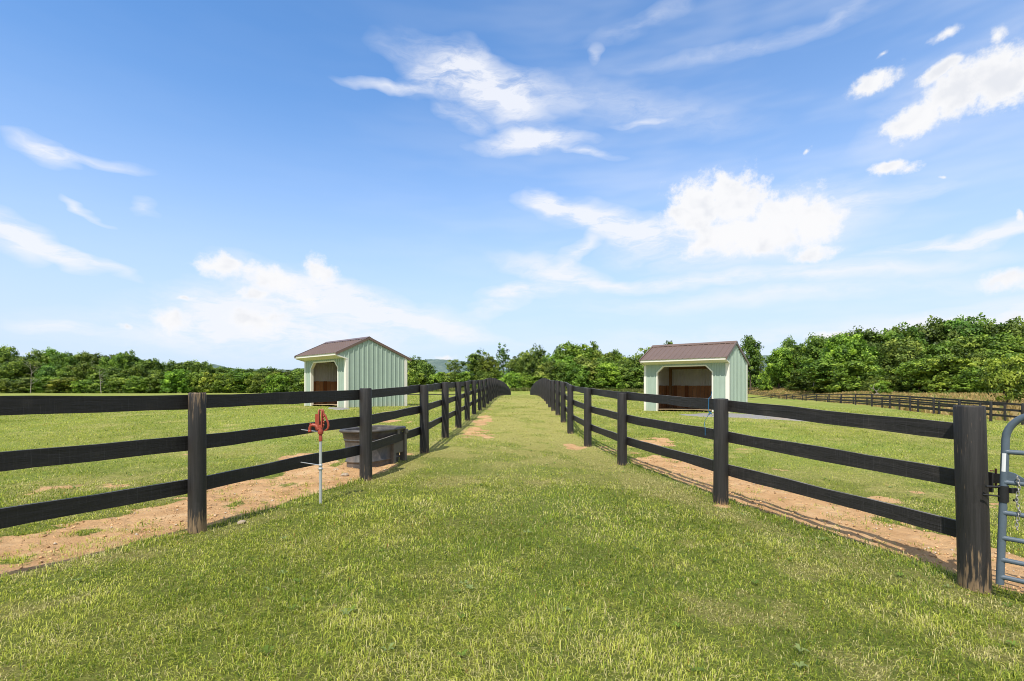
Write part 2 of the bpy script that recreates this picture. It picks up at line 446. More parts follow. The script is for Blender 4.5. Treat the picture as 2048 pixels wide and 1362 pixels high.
def axis(pts):
    out = [pts[0][0]]
    for (a, _), (b, n) in zip(pts[:-1], pts[1:]):
        out += list(a + (b-a)*np.arange(1, n+1)/n)
    return np.array(out)
gx = axis([(-3000,0),(-700,10),(-250,15),(-90,26),(-30,40),(-10,60),(-4.5,70),(4.5,110),(10,60),(30,50),(90,40),(250,26),(700,15),(3000,10)])
gy = axis([(-600,0),(-60,8),(-10,12),(1.5,24),(5,50),(13,100),(25,80),(50,60),(110,50),(250,40),(700,18),(4500,12)])
GX, GY = np.meshgrid(gx, gy)
GZ = Hn(GX, GY)
dirt, dry = masks(GX, GY)
lump = (fbm(GX, GY, 2.2, 3, 8)-.5)*.03 + (fbm(GX, GY, 6, 4, 9)-.5)*.060*dirt
near = sstep(60, 20, np.hypot(GX, GY))
GZ = GZ + lump*near
def meadow_mask(x, y):
    zb = np.interp(np.arctan2(x, y), [math.atan2(p[0], p[1]) for p in FB[::-1]], [math.hypot(p[0], p[1]) for p in FB[::-1]])
    return sstep(0, 3, np.hypot(x, y)-zb)*sstep(.40, .43, np.arctan2(x, y))*sstep(260, 240, np.hypot(x, y))
mead = meadow_mask(GX, GY)
ny, nx = GX.shape
ii = np.arange((ny-1)*nx).reshape(ny-1, nx)[:, :-1].ravel()
quads = np.c_[ii, ii+1, ii+nx+1, ii+nx]

def mat_ground():
    t = NT('pasture_ground'); ob = t.coord('Object')
    dirt = t.attr('dirt'); dry = t.attr('dry'); mead = t.attr('meadow')
    n_f = t.noise(ob, 26, 6, .68); n_m = t.noise(ob, 2.6, 5, .6); n_l = t.noise(ob, .22, 4, .55); n_h = t.noise(ob, 95, 3, .6)
    g = t.ramp(n_f, [(.28, (.075,.095,.018)), (.5, (.225,.26,.048)), (.72, (.42,.43,.10))])
    g = t.mix(t.maprange(n_l, .35, .68), g, t.mix(n_f, (.155,.22,.038), (.32,.38,.08)))
    s = t.ramp(n_f, [(.25, (.22,.20,.055)), (.55, (.42,.395,.12)), (.8, (.58,.53,.20))])
    fd = t.math('ADD', dry, t.math('MULTIPLY', t.maprange(n_m, .45, .75), .45), clamp=True)
    g = t.mix(fd, g, s)
    g = t.mix(t.attr('under'), g, t.mix(1.0, g, (.62,.62,.62), 'MULTIPLY'))  # near ground darkened in colour for the shade among the blades
    c1 = t.ramp(n_m, [(.25, (.50,.285,.130)), (.55, (.66,.410,.205)), (.8, (.75,.525,.300))])
    c1 = t.mix(t.math('MULTIPLY', t.maprange(n_f, .5, .8), .4), c1, (.70,.47,.30))
    c1 = t.mix(t.math('MULTIPLY', t.maprange(n_h, .56, .70), .42), c1, (.27,.14,.065))
    c1 = t.mix(t.math('MULTIPLY', t.maprange(n_h, .40, .28), .35), c1, (.78,.60,.40))
    c1 = t.mix(t.math('MULTIPLY', t.maprange(n_l, .45, .65), .35), c1, (.40,.22,.12))
    dm = t.maprange(t.math('ADD', dirt, t.math('MULTIPLY', t.math('SUBTRACT', n_f, .5), 1.5)), .36, .56)
    c = t.mix(dm, g, c1)
    m = t.ramp(n_m, [(.2, (.20,.145,.055)), (.6, (.33,.24,.10)), (.85, (.25,.21,.08))])
    c = t.mix(mead, c, m)
    t.col(c); t.p(Roughness=.95, Specular_IOR_Level=.1)
    vor = t.node('ShaderNodeTexVoronoi'); vor.inputs['Scale'].default_value = 5.5; t.l.new(ob, vor.inputs['Vector'])
    h = t.math('ADD', t.math('ADD', n_f, t.math('MULTIPLY', n_h, .45)), t.math('MULTIPLY', t.maprange(vor.outputs['Distance'], .1, .5), .7))
    t.bump(h, .9, .045)
    return t.m
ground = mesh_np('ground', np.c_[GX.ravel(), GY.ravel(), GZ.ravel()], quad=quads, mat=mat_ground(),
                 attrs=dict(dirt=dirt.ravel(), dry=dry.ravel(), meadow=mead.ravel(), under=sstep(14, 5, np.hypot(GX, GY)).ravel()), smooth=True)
tag(ground, 'gently rolling green pasture with worn clay tracks', None, None, 'structure')
def Gz(x, y):
    return H(x, y)

# ------------------------------------------------------------------ grass blades
def blades(n_tab, hfun):
    V = []; T = []; Q = []; COL = []; base = 0
    return V
def make_grass():
    Vs = []; Ts = []; Qs = []; Cs = []; off = 0
    # (y0, y1, blades per m2, height, width)
    bands = [(1.9,3.4,11500,.039,.0031),(3.4,5.0,7800,.040,.0039),(5.0,7.5,3900,.043,.0054),(7.5,11,1700,.050,.0085),(11,17,820,.060,.012),(17,27,360,.068,.018),(27,44,130,.075,.030)]
    for y0, y1, dens, hh, ww in bands:
        wx = lambda y: 1.06*y + (2.6 if y1 < 8 else 1.8)
        area = (wx(y0)+wx(y1))*(y1-y0)
        n = int(area*dens)
        y = y0 + (y1-y0)*rng.random(n)
        x = (rng.random(n)*2-1)*wx(y1)
        k = np.abs(x) < wx(y); x = x[k]; y = y[k]
        # clumping
        cn = fbm(x, y, 9.0, 3, 21)
        k = rng.random(len(x)) < (.45 + .9*sstep(.36, .62, cn)); x = x[k]; y = y[k]
        di, dr = masks(x, y)
        tuft = fbm(x, y, 6.0, 3, 33)
        keep = rng.random(len(x)) < np.where(di > .25, np.clip(1-di*1.05, 0, 1)*sstep(.40, .6, tuft) + .42*sstep(.535, .61, tuft), 1.0)
        for fx0, fy0, th, zb in (SL, SR):
            lx = (x-fx0)*math.cos(th) + (y-fy0)*math.sin(th); ly = -(x-fx0)*math.sin(th) + (y-fy0)*math.cos(th)
            keep &= ~((lx > -3.7) & (lx < .05) & (ly > -.1) & (ly < 3.1))
        keep &= ~(pad_mask(x, y) & (rng.random(len(x)) < .97))
        x = x[keep]; y = y[keep]; di = di[keep]; dr = dr[keep]; tuft = tuft[keep]
        n = len(x)
        z = Hn(x, y) + (fbm(x, y, 2.2, 3, 8)-.5)*.03*sstep(60, 20, np.hypot(x, y)) - .004
        big = fbm(x, y, 1.3, 3, 44)
        h = hh*(.5 + .9*rng.random(n))*(.85 + .35*sstep(.3, .75, big))*(1 - .30*dr)
        rare = rng.random(n) < .004; h = np.where(rare, h*1.8, h)
        xl, xr = fence_x(y)
        ef = np.exp(-((x-xl+.03)/.13)**2) + np.exp(-((x-xr-.16)/.18)**2)     # longer tufts under the rails
        h = h*(1 + 1.25*ef*(rng.random(n)))
        w = ww*(.6 + .8*rng.random(n))
        swirl = fbm(x, y, .9, 2, 55)*4*PI
        az = np.where(rng.random(n) < .35, swirl + rng.normal(0, .7, n), rng.random(n)*2*PI)
        lean = np.clip(rng.normal(1.02, .36, n), .1, 1.5)
        flat = rng.random(n) < (.10 + .25*dr); lean = np.where(flat, 1.45, lean)
        dx = np.cos(az)*np.sin(lean); dy = np.sin(az)*np.sin(lean); dz = np.cos(lean)
        sa = az + PI/2 + rng.normal(0, .5, n); sx = np.cos(sa)*w/2; sy = np.sin(sa)*w/2
        P0 = np.c_[x, y, z]
        mid = P0 + np.c_[dx*.35, dy*.35, np.minimum(dz*.75+.12, .8)]*h[:,None]
        tip = P0 + np.c_[dx, dy, dz*.9+.06]*h[:,None]
        S = np.c_[sx, sy, np.zeros(n)]
        # colours
        g1 = np.array((.205,.300,.035)); g2 = np.array((.49,.545,.070)); g3 = np.array((.69,.69,.145)); st = np.array((.74,.66,.31)); dk = np.array((.095,.175,.035))
        u = rng.random(n)[:,None]; pn = fbm(x, y, .55, 4, 66)[:,None]; fn = fbm(x, y, 3.0, 3, 67)[:,None]
        a = np.clip((pn-.5)*1.0 + .52 + (u-.5)*1.2 + (fn-.5)*1.2, 0, 1)
        col = np.where(a < .5, g1 + (g2-g1)*(a*2), g2 + (g3-g2)*(a*2-1))
        pd = (.13 + .55*dr + .24*sstep(.48, .66, fn[:,0]))
        col = np.where((rng.random(n) < pd)[:,None], st*(.65+.5*rng.random(n)[:,None]), col)
        col = np.where(((rng.random(n) < .05+.08*sstep(.55,.4,pn[:,0])))[:,None], dk, col)
        col = np.where(((rng.random(n) < .006))[:,None], np.array((.40,.20,.06)), col)
        if y0 < 7:
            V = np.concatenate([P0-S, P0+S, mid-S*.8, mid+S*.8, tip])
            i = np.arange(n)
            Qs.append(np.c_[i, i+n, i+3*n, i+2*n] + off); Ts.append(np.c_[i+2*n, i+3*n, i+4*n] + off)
            Cs.append(np.concatenate([col*.55, col*.55, col, col, col*1.08]))  # roots darkened in colour for the shade in the gaps between blades
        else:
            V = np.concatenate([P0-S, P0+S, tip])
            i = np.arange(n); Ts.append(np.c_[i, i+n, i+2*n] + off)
            Cs.append(np.concatenate([col*.55, col*.55, col*1.2]))  # gap shade painted into the root colour here too
        Vs.append(V); off += len(V)
    # broad-leaved rosettes
    for k in range(150):
        yy = 2.1 + 9*rng.random()**1.4; xx = (rng.random()*2-1)*(1.05*yy+.5)
        if masks(np.array([xx]), np.array([yy]))[0][0] > .7: continue
        zz = H(xx, yy); c = np.array((.17,.26,.045)) * (.7+.6*rng.random()) if rng.random() < .7 else np.array((.26,.33,.12))
        m = rng.integers(4, 8); a0 = rng.random()*6.3
        for q in range(m):
            a = a0 + q*2*PI/m + rng.normal(0, .25); L = .025 + .03*rng.random(); w = L*.20
            d = np.array((math.cos(a), math.sin(a), 0)); s = np.array((-math.sin(a), math.cos(a), 0)); p = np.array((xx, yy, zz+.008))
            up = np.array((0,0,1.))
            V = np.array([p, p+d*L*.55+s*w+up*L*.5, p+d*L*.55-s*w+up*L*.5, p+d*L+up*L*.42])
            Vs.append(V); Qs.append(np.array([[off, off+1, off+3, off+2]])); Cs.append(np.tile(c, (4,1))); off += 4
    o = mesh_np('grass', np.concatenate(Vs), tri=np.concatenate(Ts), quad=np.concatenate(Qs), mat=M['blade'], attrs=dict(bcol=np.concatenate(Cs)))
    tag(o, 'short mown pasture grass mixed green and straw coloured', 'grass', None, 'stuff')

# ------------------------------------------------------------------ gravel pad sheets beside the sheds
def pad_poly(cx, cy, rx, ry, rot, n=40, seed=0):
    rr = random.Random(seed); ph = [rr.random()*6.3 for _ in range(4)]
    out = []
    for k in range(n):
        a = 2*PI*k/n
        r = 1 + .10*math.sin(2*a+ph[0]) + .08*math.sin(3*a+ph[1]) + .06*math.sin(5*a+ph[2]) + .04*math.sin(9*a+ph[3])
        px = rx*r*math.cos(a); py = ry*r*math.sin(a)
        out.append((cx + px*math.cos(rot) - py*math.sin(rot), cy + px*math.sin(rot) + py*math.cos(rot)))
    return out
PADS = [pad_poly(9.35,19.45,2.6,1.1,-.28,60,3), pad_poly(-7.05,20.75,.75,.33,-.737,50,5)]
def in_poly(x, y, poly):
    ins = np.zeros(len(x), bool); n = len(poly)
    for i in range(n):
        x1, y1 = poly[i]; x2, y2 = poly[(i+1) % n]
        c = ((y1 > y) != (y2 > y)) & (x < (x2-x1)*(y-y1)/(y2-y1+1e-12) + x1)
        ins ^= c
    return ins
def pad_mask(x, y):
    m = np.zeros(len(x), bool)
    for p in PADS: m |= in_poly(x, y, p)
    return m & (fbm(x, y, 2.0, 3, 71) < .56)
def make_pad(poly, name, label):
    cx = sum(p[0] for p in poly)/len(poly); cy = sum(p[1] for p in poly)/len(poly)
    rows = []
    for t in np.linspace(0, 1, 12):
        rows.append([(cx+(p[0]-cx)*t, cy+(p[1]-cy)*t) for p in poly])
    A = np.array(rows); n = len(poly)
    z = Hn(A[:,:,0], A[:,:,1]) + .022
    z[-1] -= .05
    V = np.c_[A[:,:,0].ravel(), A[:,:,1].ravel(), z.ravel()]
    q = []
    for i in range(11):
        for j in range(n):
            k = (j+1) % n; q.append((i*n+j, i*n+k, (i+1)*n+k, (i+1)*n+j))
    t = NT(name); ob = t.coord('Object')
    a = t.noise(ob, 45, 5, .7); b = t.noise(ob, 1.4, 4, .6)
    c = t.ramp(a, [(.25, (.13,.125,.12)), (.55, (.29,.28,.27)), (.8, (.42,.40,.385))])
    c = t.mix(t.math('MULTIPLY', t.maprange(b, .5, .7), .55), c, (.38,.27,.17))
    t.col(c); t.p(Roughness=.95); t.bump(a, .7, .03)
    o = mesh_np('gravel_pad', V, quad=np.array(q), mat=t.m, smooth=True)
    tag(o, label, None, None, 'structure')
make_pad(PADS[0], 'gravel_right', 'grey gravel pad in front of the shed on the right')
make_pad(PADS[1], 'gravel_left', 'small grey gravel pad in front of the shed on the left')
make_grass()
def soil_clods():
    g = np.random.default_rng(77); n = 60000
    y = 2.4 + 12*g.random(n)**1.3; x = (g.random(n)*2-1)*(1.06*y+1.5)
    di, _ = masks(x, y); k = (di > .55) & (g.random(n) < .35 + .65*sstep(.45, .6, fbm(x, y, 4, 3, 81))); x, y = x[k][:9000], y[k][:9000]; n = len(x)
    z = Hn(x, y) + (fbm(x, y, 2.2, 3, 8)-.5)*.03 + (fbm(x, y, 6, 4, 9)-.5)*.06
    r = .004 + .016*g.random(n)**3.2
    o6 = np.array([(1,0,0),(0,1,0),(-1,0,0),(0,-1,0),(0,0,1),(0,0,-.6)], float)
    V = (o6[None]*(.65 + .7*g.random((n,6,1))) + g.normal(0,.18,(n,6,3)))*r[:,None,None]
    V[:,:,2] *= .7
    V += np.stack([x, y, z + r*.3], 1)[:,None,:]
    T = np.array([(0,1,4),(1,2,4),(2,3,4),(3,0,4),(1,0,5),(2,1,5),(3,2,5),(0,3,5)])
    tri = (np.arange(n)[:,None,None]*6 + T[None]).reshape(-1,3)
    c = np.array((.60,.37,.19))*(.6 + .75*g.random((n,1))); c = np.where(g.random((n,1)) < .12, np.array((.55,.47,.37)), c)
    t = NT('soil_clods'); t.col(t.attr('bcol', 'Color')); t.p(Roughness=.95, Specular_IOR_Level=.1)
    o = mesh_np('soil_clods', V.reshape(-1,3), tri=tri, mat=t.m, attrs=dict(bcol=np.repeat(c, 6, 0)))
    tag(o, 'small clods and pebbles scattered over the bare clay', 'soil', None, 'stuff')
soil_clods()

# ------------------------------------------------------------------ fences
def make_post(mb_seed, h, r, n=16, lean=(0,0), big=False, sink=.25, wb=None):
    rr = random.Random(mb_seed)
    prof = [(-sink, 1.03),(0, 1.03),(.05, 1.02),(h*.3, 1.0),(h*.6, .99),(h-.012, .975),(h, .93)]
    ph = rr.random()*6.28; rows = []; wear = []
    zz = []
    for z, s in prof:
        zz.append(z)
        row = []
        for k in range(n):
            a = 2*PI*k/n
            rad = r*s*(1 + .025*math.sin(2*a+ph) + .015*math.sin(5*a+ph*2))
            if big and k % n == 12: rad *= .93      # drying crack
            row.append((rad*math.cos(a) + lean[0]*z, rad*math.sin(a) + lean[1]*z, z + (rr.uniform(-.004,.004) if z == h else 0)))
        rows.append(row)
    v = [p for row in rows for p in row]; f = []
    for i in range(len(rows)-1):
        for k in range(n):
            f.append((i*n+k, i*n+(k+1) % n, (i+1)*n+(k+1) % n, (i+1)*n+k))
    f.append(tuple((len(rows)-1)*n+k for k in range(n)))
    me = bpy.data.meshes.new('post'); me.from_pydata(v, [], f)
    a = me.attributes.new('wear', 'FLOAT', 'POINT')
    wv = []
    for i, z in enumerate(zz):
        w0 = (.85 if z <= 0 else .55 if z < .06 else (.0 if z < h*.9 else .12 if z < h else .3)) - rr.uniform(0,.15)
        if big: w0 = .95 if z <= 0 else .8 if z < .06 else .22 if z < h*.3 else .24 if z < h*.9 else .30
        if wb: w0 = wb[0] if z <= .06 else wb[1] if z >= h-.02 else w0
        wv += [w0]*n
    a.data.foreach_set('value', wv)
    me.materials.append(M['post'])
    me.polygons.foreach_set('use_smooth', [True]*(len(f)-1)+[False]); me.update()
    return me

POSTS = [make_post(k, 1.32, .088) for k in range(5)]
FARPOSTS = [make_post(40+k, 1.32, .085, 8) for k in range(3)]

def board(pts, ztops, h, th, seed, nseg):
    """one plank following the fence line; pts are ground-plane points on the plank's inner face"""
    rr = random.Random(seed)
    mb = MB(); rows = []; L = 0; us = []
    n = len(pts)
    ss = []
    for i in range(n-1):
        for k in range(nseg):
            t = k/nseg; ss.append((i, t))
    ss.append((n-2, 1.0))
    last = None
    wav = [rr.uniform(-1,1) for _ in range(6)]
    for i, t in ss:
        a = Vector(pts[i]); b = Vector(pts[i+1]); p = a.lerp(b, t)
        d0 = (Vector(pts[i+1])-Vector(pts[i])).normalized()
        nrm = Vector((-d0.y, d0.x))
        zt = ztops[i]*(1-t)+ztops[i+1]*t
        # slight curve through posts
        if last is not None: L += (p-last).length
        last = p
        e1 = .004*math.sin(L*1.9+wav[0]*3)+.004*math.sin(L*5.1+wav[1]*3)+rr.uniform(-.0025,.0025)
        e2 = .004*math.sin(L*2.3+wav[2]*3)+.003*math.sin(L*6.1+wav[3]*3)+rr.uniform(-.0025,.0025)
        bow = .006*math.sin(L*1.3+wav[4]*3)
        q = p + nrm*bow
        us.append(L)
        rows.append([(q.x, q.y, zt+e1), (q.x+nrm.x*th, q.y+nrm.y*th, zt+e1), (q.x+nrm.x*th, q.y+nrm.y*th, zt-h+e2), (q.x, q.y, zt-h+e2)])
    vv = [0, th, th+h, 2*th+h, 2*th+2*h]
    mb.grid(rows, True, lambda i, j: (us[i], vv[j]))
    mb.face(rows[0]); mb.face(list(reversed(rows[-1])))
    return mb

def fence(name, label, pts, side, rails=(1.315,.915,.505), rh=.14, far=False, custom=None, span=2, r=.088, z_of=None, Hs=1.32):
    z_of = z_of or (lambda p: p[2]+CAM_H)
    root = empty(name, (pts[0][0], pts[0][1], z_of(pts[0])))
    tag(root, label, 'fence', 'black board fences')
    o0 = Vector(root.location)
    rr = random.Random(len(pts)*13+int(abs(pts[0][0])*10))
    n = len(pts)
    for i, p in enumerate(pts):
        if custom and i in custom:
            me = custom[i]
        else:
            me = (FARPOSTS if far else POSTS)[rr.randrange(3 if far else 5)]
        o = bpy.data.objects.new('post', me); C.objects.link(o); o.parent = root
        o.location = Vector((p[0], p[1], z_of(p))) - o0
        if not (custom and i in custom):
            o.rotation_euler = (rr.uniform(-.012,.012), rr.uniform(-.012,.012), rr.uniform(0, 6.28))
            o.scale = (1,1, Hs/1.32*rr.uniform(.99, 1.02))
    # line of the planks' inner face, offset to one side of the posts
    line = []
    for i in range(n):
        a = Vector(pts[max(i-1,0)][:2]); b = Vector(pts[min(i+1,n-1)][:2]); d = (b-a).normalized()
        nr = Vector((-d.y, d.x))*side
        line.append(Vector(pts[i][:2]) + nr*(r*.86))
    for ri, rt in enumerate(rails):
        i = 0; first = (ri % 2 == 1)
        while i < n-1:
            j = min(n-1, i + (1 if first else span)); first = False
            seg = line[i:j+1]
            zs = [z_of(pts[k]) + rt*Hs/1.32 + rr.uniform(-.008,.008) for k in range(i, j+1)]
            s2 = [p.copy() for p in seg]
            if not far:
                # small end gaps at the butt joints
                if i > 0: s2[0] = s2[0] + (s2[1]-s2[0]).normalized()*.004
                if j < n-1: s2[-1] = s2[-1] + (s2[-2]-s2[-1]).normalized()*.004
            s3 = [Vector((p.x-o0.x, p.y-o0.y)) for p in s2]
            zr = [z-o0.z for z in zs]
            if side > 0: mb = board(s3, zr, rh, .032, i*7+ri, 2 if far else 6)
            else: mb = board(list(reversed(s3)), list(reversed(zr)), rh, .032, i*7+ri, 2 if far else 6)
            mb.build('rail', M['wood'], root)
            i = j
    return root

# left lane fence: planks on the paddock (left) side; right lane fence on its right side
left_fence = fence('board_fence', 'black board fence along the left side of the lane, behind the red hydrant', LF, +1,
                   custom={2: make_post(101, 1.335, .080, 20, wb=(.95,.72))})
gate_post = make_post(77, 1.475, .103, 24, lean=(-.030, 0), big=True)
right_fence = fence('board_fence', "black board fence along the lane's right side, ending at the thick gate post", RF, -1,
                    custom={0: gate_post})
fence('board_fence', 'nearer of two black paddock fences running away behind the gate post', FA, -1, far=True, Hs=1.36)
fence('board_fence', 'farther black paddock fence beside the dry meadow, beyond the nearer one at right', FB, -1, far=True)
fence('board_fence', 'distant cross fence with its top rail just showing between lane and right shed', FX, -1, far=True)
fence('board_fence', 'distant cross fence with its top rail just showing right of the left shed', FY, -1, far=True)

# ------------------------------------------------------------------ run-in sheds
def shed(name, label, pos):
    W, D, he, hr, hb, of, dr_, ob = (SHED[k] for k in ('W','D','he','hr','hb','of','dr','ob'))
    x0, y0, th, zb = pos
    root = empty(name, (x0, y0, zb+CAM_H), th)
    tag(root, label, 'shed', 'green horse run-in sheds')
    X = lambda v: v - W          # local x: 0..W measured from the left front corner
    roof = lambda yy: he + (hr-he)*(yy+of)/(dr_+of) if yy <= dr_ else hr + (hb-hr)*(yy-dr_)/(D+ob-dr_)
    B = -.16; KZ = 2.09; KO = of - .03
    def ribs(a, b, step=.229, rw=.030, h=.027):
        out = [(a, 0)]
        k = a + step*.5
        while k < b - .05:
            out += [(k-rw, 0), (k-rw*.55, h), (k+rw*.55, h), (k+rw, 0)]; k += step
        out.append((b, 0)); return out
    # side walls: ribbed sheets carried out over the front overhang
    for sgn, xx in ((1, W), (-1, 0)):
        prof = ribs(0, D)
        ys = sorted(set([p[0] for p in prof] + [dr_])); hh = dict(prof)
        full = []
        for yy in ys:
            if yy in hh: full.append((yy, hh[yy]))
            else: full.append((yy, float(np.interp(yy, [p[0] for p in prof], [p[1] for p in prof]))))
        over = [(-KO, 0), (-.30, 0), (-.285, .019), (-.255, .019), (-.24, 0), (-.10, 0), (-.085, .019), (-.055, .019), (-.04, 0)]
        full = over + full
        mb = MB()
        rows = []
        for yy, h in full:
            bz = B if yy >= 0 else KZ + (he-.10-KZ)*(-yy/of)
            rows.append([(X(xx)+sgn*h, yy, bz), (X(xx)+sgn*h, yy, roof(yy)-.045)])
        # split at y=0 so the overhang bottom does not slope to the ground
        k0 = len(over)
        mb.grid(rows[:k0] + [[(X(xx), -.0001, KZ), (X(xx), -.0001, roof(0)-.045)]])
        mb.grid(rows[k0:])
        mb.build('side_wall', M['green'], root)
    # front wall with chamfered opening
    xo0, xo1, zo, zc, ch = .56, W-.62, 2.03, 1.74, .30
    def header(x):
        if x < xo0+ch: return zc + (zo-zc)*(x-xo0)/ch
        if x > xo1-ch: return zc + (zo-zc)*(xo1-x)/ch
        return zo
    mb = MB()
    for a, b, hd in ((0, xo0, False), (xo0, xo1, True), (xo1, W, False)):
        prof = ribs(a, b, .19)
        if hd:
            xs = sorted(set([p[0] for p in prof] + [xo0+ch, xo1-ch]))
            prof = [(q, float(np.interp(q, [p[0] for p in prof], [p[1] for p in prof]))) for q in xs]
        mb.grid([[(X(q), -h, header(q) if hd else B), (X(q), -h, KZ+.05)] for q, h in prof])
    mb.build('front_wall', M['green'], root)
    mb = MB()
    mb.grid([[(X(q), D+h, B), (X(q), D+h, hb+.04)] for q, h in ribs(0, W)])
    mb.build('back_wall', M['green'], root)
    # opening trim: boards standing proud of the wall, with a deep reveal
    path = [(xo0, B), (xo0, zc), (xo0+ch, zo), (xo1-ch, zo), (xo1, zc), (xo1, B)]
    nrm = [(1,0), None, None, None, None, (-1,0)]
    mb = MB(); tw = .055
    cx, cz = (xo0+xo1)/2, 1.0
    inner = []
    for i, (px, pz) in enumerate(path):
        ds = []
        for a, b in ((i-1, i), (i, i+1)):
            if a >= 0 and b < len(path):
                d = Vector((path[b][0]-path[a][0], path[b][1]-path[a][1])).normalized(); ds.append(Vector((d.y, -d.x)))
        m = sum(ds, Vector((0,0))); m = m / len(ds); m = m / max(m.length_squared, .3)
        inner.append((px+m.x*tw, pz+m.y*tw))
    rows = []
    for (a, b), (c, d) in zip(path, inner):
        rows.append([(X(a), -.026, b), (X(c), -.026, d), (X(c), .10, d), (X(a), .10, b)])
    mb.grid(rows, True); mb.build('opening_trim', M['cream'], root)
    # corner trims
    for cxx in (0, W):
        for cyy in (0, D):
            mb = MB(); s = 1 if cxx else -1; f = -1 if cyy == 0 else 1
            topz = KZ if cyy == 0 else hb-.03
            a, b = sorted((X(cxx)-s*.125, X(cxx)+s*.024)); y1, y2 = sorted((cyy+f*.003, cyy+f*.024))
            mb.box((a, y1, B), (b, y2, topz))
            a, b = sorted((X(cxx)+s*.002, X(cxx)+s*.024)); y1, y2 = sorted((cyy-f*.115, cyy+f*.002))
            mb.box((a, y1, B), (b, y2, topz if cyy == 0 else hb+.06))
            o = mb.build('corner_trim', M['cream'], root)
    # fascia, sloping soffit and the cream boards that edge it
    mb = MB(); mb.box((X(0)-.03, -of-.012, he-.115), (X(W)+.03, -of+.012, he-.012)); mb.build('fascia', M['cream'], root)
    mb = MB(); mb.face([(X(0)+.005, -.004, KZ+.004), (X(W)-.005, -.004, KZ+.004), (X(W)-.005, -of+.012, he-.098), (X(0)+.005, -of+.012, he-.098)])
    mb.build('soffit', M['cream'], root)
    for s, cxx in ((-1, 0), (1, W)):
        mb = MB(); mb.bar((X(cxx)+s*.020, .03, KZ-.02), (X(cxx)+s*.020, -of+.005, he-.125), .03, .045); mb.build('overhang_trim', M['cream'], root)
    # roof
    mb = MB(); ov = .05
    def slope(ya, za, yb, zb2):
        d = Vector((0, yb-ya, zb2-za)).normalized(); nrm = Vector((0, -d.z, d.y))
        if nrm.z < 0: nrm = -nrm
        rows = []
        for q, h in ribs(-ov, W+ov, .229, .030, .016):
            rows.append([(X(q), ya + nrm.y*h, za + nrm.z*h), (X(q), yb + nrm.y*h, zb2 + nrm.z*h)])
        mb.grid(rows)
    slope(-of-.045, roof(-of)-.021, dr_-.004, hr); slope(D+ob, hb, dr_+.004, hr)
    rf = mb.build('roof', M['brown'], root)
    mb = MB(); mb.box((X(0)-ov+.01, -of+.02, 0), (X(0)-ov+.011, -of+.021, .001))
    mb = MB()
    for (ya, za, yb, zb2) in ((-of, roof(-of)-.014, dr_, hr-.014), (dr_, hr-.014, D+ob-.02, roof(D+ob-.02)-.014)):
        mb.face([(X(0)-.04, ya, za), (X(W)+.04, ya, za), (X(W)+.04, yb, zb2), (X(0)-.04, yb, zb2)])
    mb.build('roof_underside', M['underroof'], rf)
    mb = MB()
    for q0, q1 in ((dr_-.17, dr_), (dr_, dr_+.17)):
        za, zb2 = roof(q0)+.028, roof(q1)+.028
        if q1 == dr_: zb2 = hr+.045
        else: za = hr+.045
        mb.face([(X(0)-ov-.012, q0, za), (X(W)+ov+.012, q0, za), (X(W)+ov+.012, q1, zb2), (X(0)-ov-.012, q1, zb2)])
    mb.build('ridge_cap', M['brown'], rf)
    for s, q in ((-1, -ov-.004), (1, W+ov+.004)):
        mb = MB()
        for ya, yb in ((-of-.05, dr_), (dr_, D+ob)):
            za, zb2 = roof(ya), roof(yb)
            P = [(ya, za+.03), (yb, zb2+.03), (yb, zb2-.085), (ya, za-.085)]
            A = [(X(q), a, b) for a, b in P]; Bq = [(X(q)-s*.05, a, b) for a, b in P]
            mb.face(A); mb.face([A[3], A[2], Bq[2], Bq[3]]); mb.face([A[0], A[1], Bq[1], Bq[0]])
            if ya < 0: mb.face([A[0], A[3], Bq[3], Bq[0]])
            else: mb.face([A[1], A[2], Bq[2], Bq[1]])
        mb.build('gable_trim', M['brown'], rf)
    # inside: metal lining above oak kick boards, posts, beam and rafters
    kz = 1.17
    def lining(P0, P1, nrm, top, name):
        d = Vector(P1)-Vector(P0); L = d.length; d.normalize(); nv = Vector(nrm)
        mb = MB(); mb.grid([[Vector(P0)+d*q+nv*h+Vector((0,0,kz-.05)), Vector(P0)+d*q+nv*h+Vector((0,0,top))] for q, h in ribs(0, L, .15, .03, .016)])
        mb.build('wall_lining', M['liner'], root)
        mb = MB(); q = 0; rr = random.Random(int(L*100))
        while q < L-.02:
            w = min(.19, L-q); t = .03 + rr.uniform(0, .008)
            a = Vector(P0)+d*q; b = Vector(P0)+d*(q+w-.006)
            c0, c1 = a+nv*t, b+nv*t
            u0 = q+.01; zt = kz + rr.uniform(-.012, .012)
            mb.face([c0+Vector((0,0,B)), c1+Vector((0,0,B)), c1+Vector((0,0,zt)), c0+Vector((0,0,zt))], [(u0,B),(u0+w-.02,B),(u0+w-.02,zt),(u0,zt)])
            mb.face([c0+Vector((0,0,zt)), c1+Vector((0,0,zt)), b+Vector((0,0,zt)), a+Vector((0,0,zt))], [(u0,zt),(u0+w-.02,zt),(u0+w-.02,zt),(u0,zt)])
            q += .19
        mb.build('kick_board', M['kick'], root)
    lining((X(.06), D-.05, 0), (X(W-.06), D-.05, 0), (0,-1,0), hb-.02, 'back')
    lining((X(.05), .10, 0), (X(.05), D-.06, 0), (1,0,0), hb-.1, 'l')
    lining((X(W-.05), D-.06, 0), (X(W-.05), .10, 0), (-1,0,0), hb-.1, 'r')
    for cxx in (.14, W-.14):
        mb = MB(); mb.box((X(cxx)-.055, D-.22, B), (X(cxx)+.055, D-.11, hb-.02)); mb.build('corner_post', M['rough'], root)
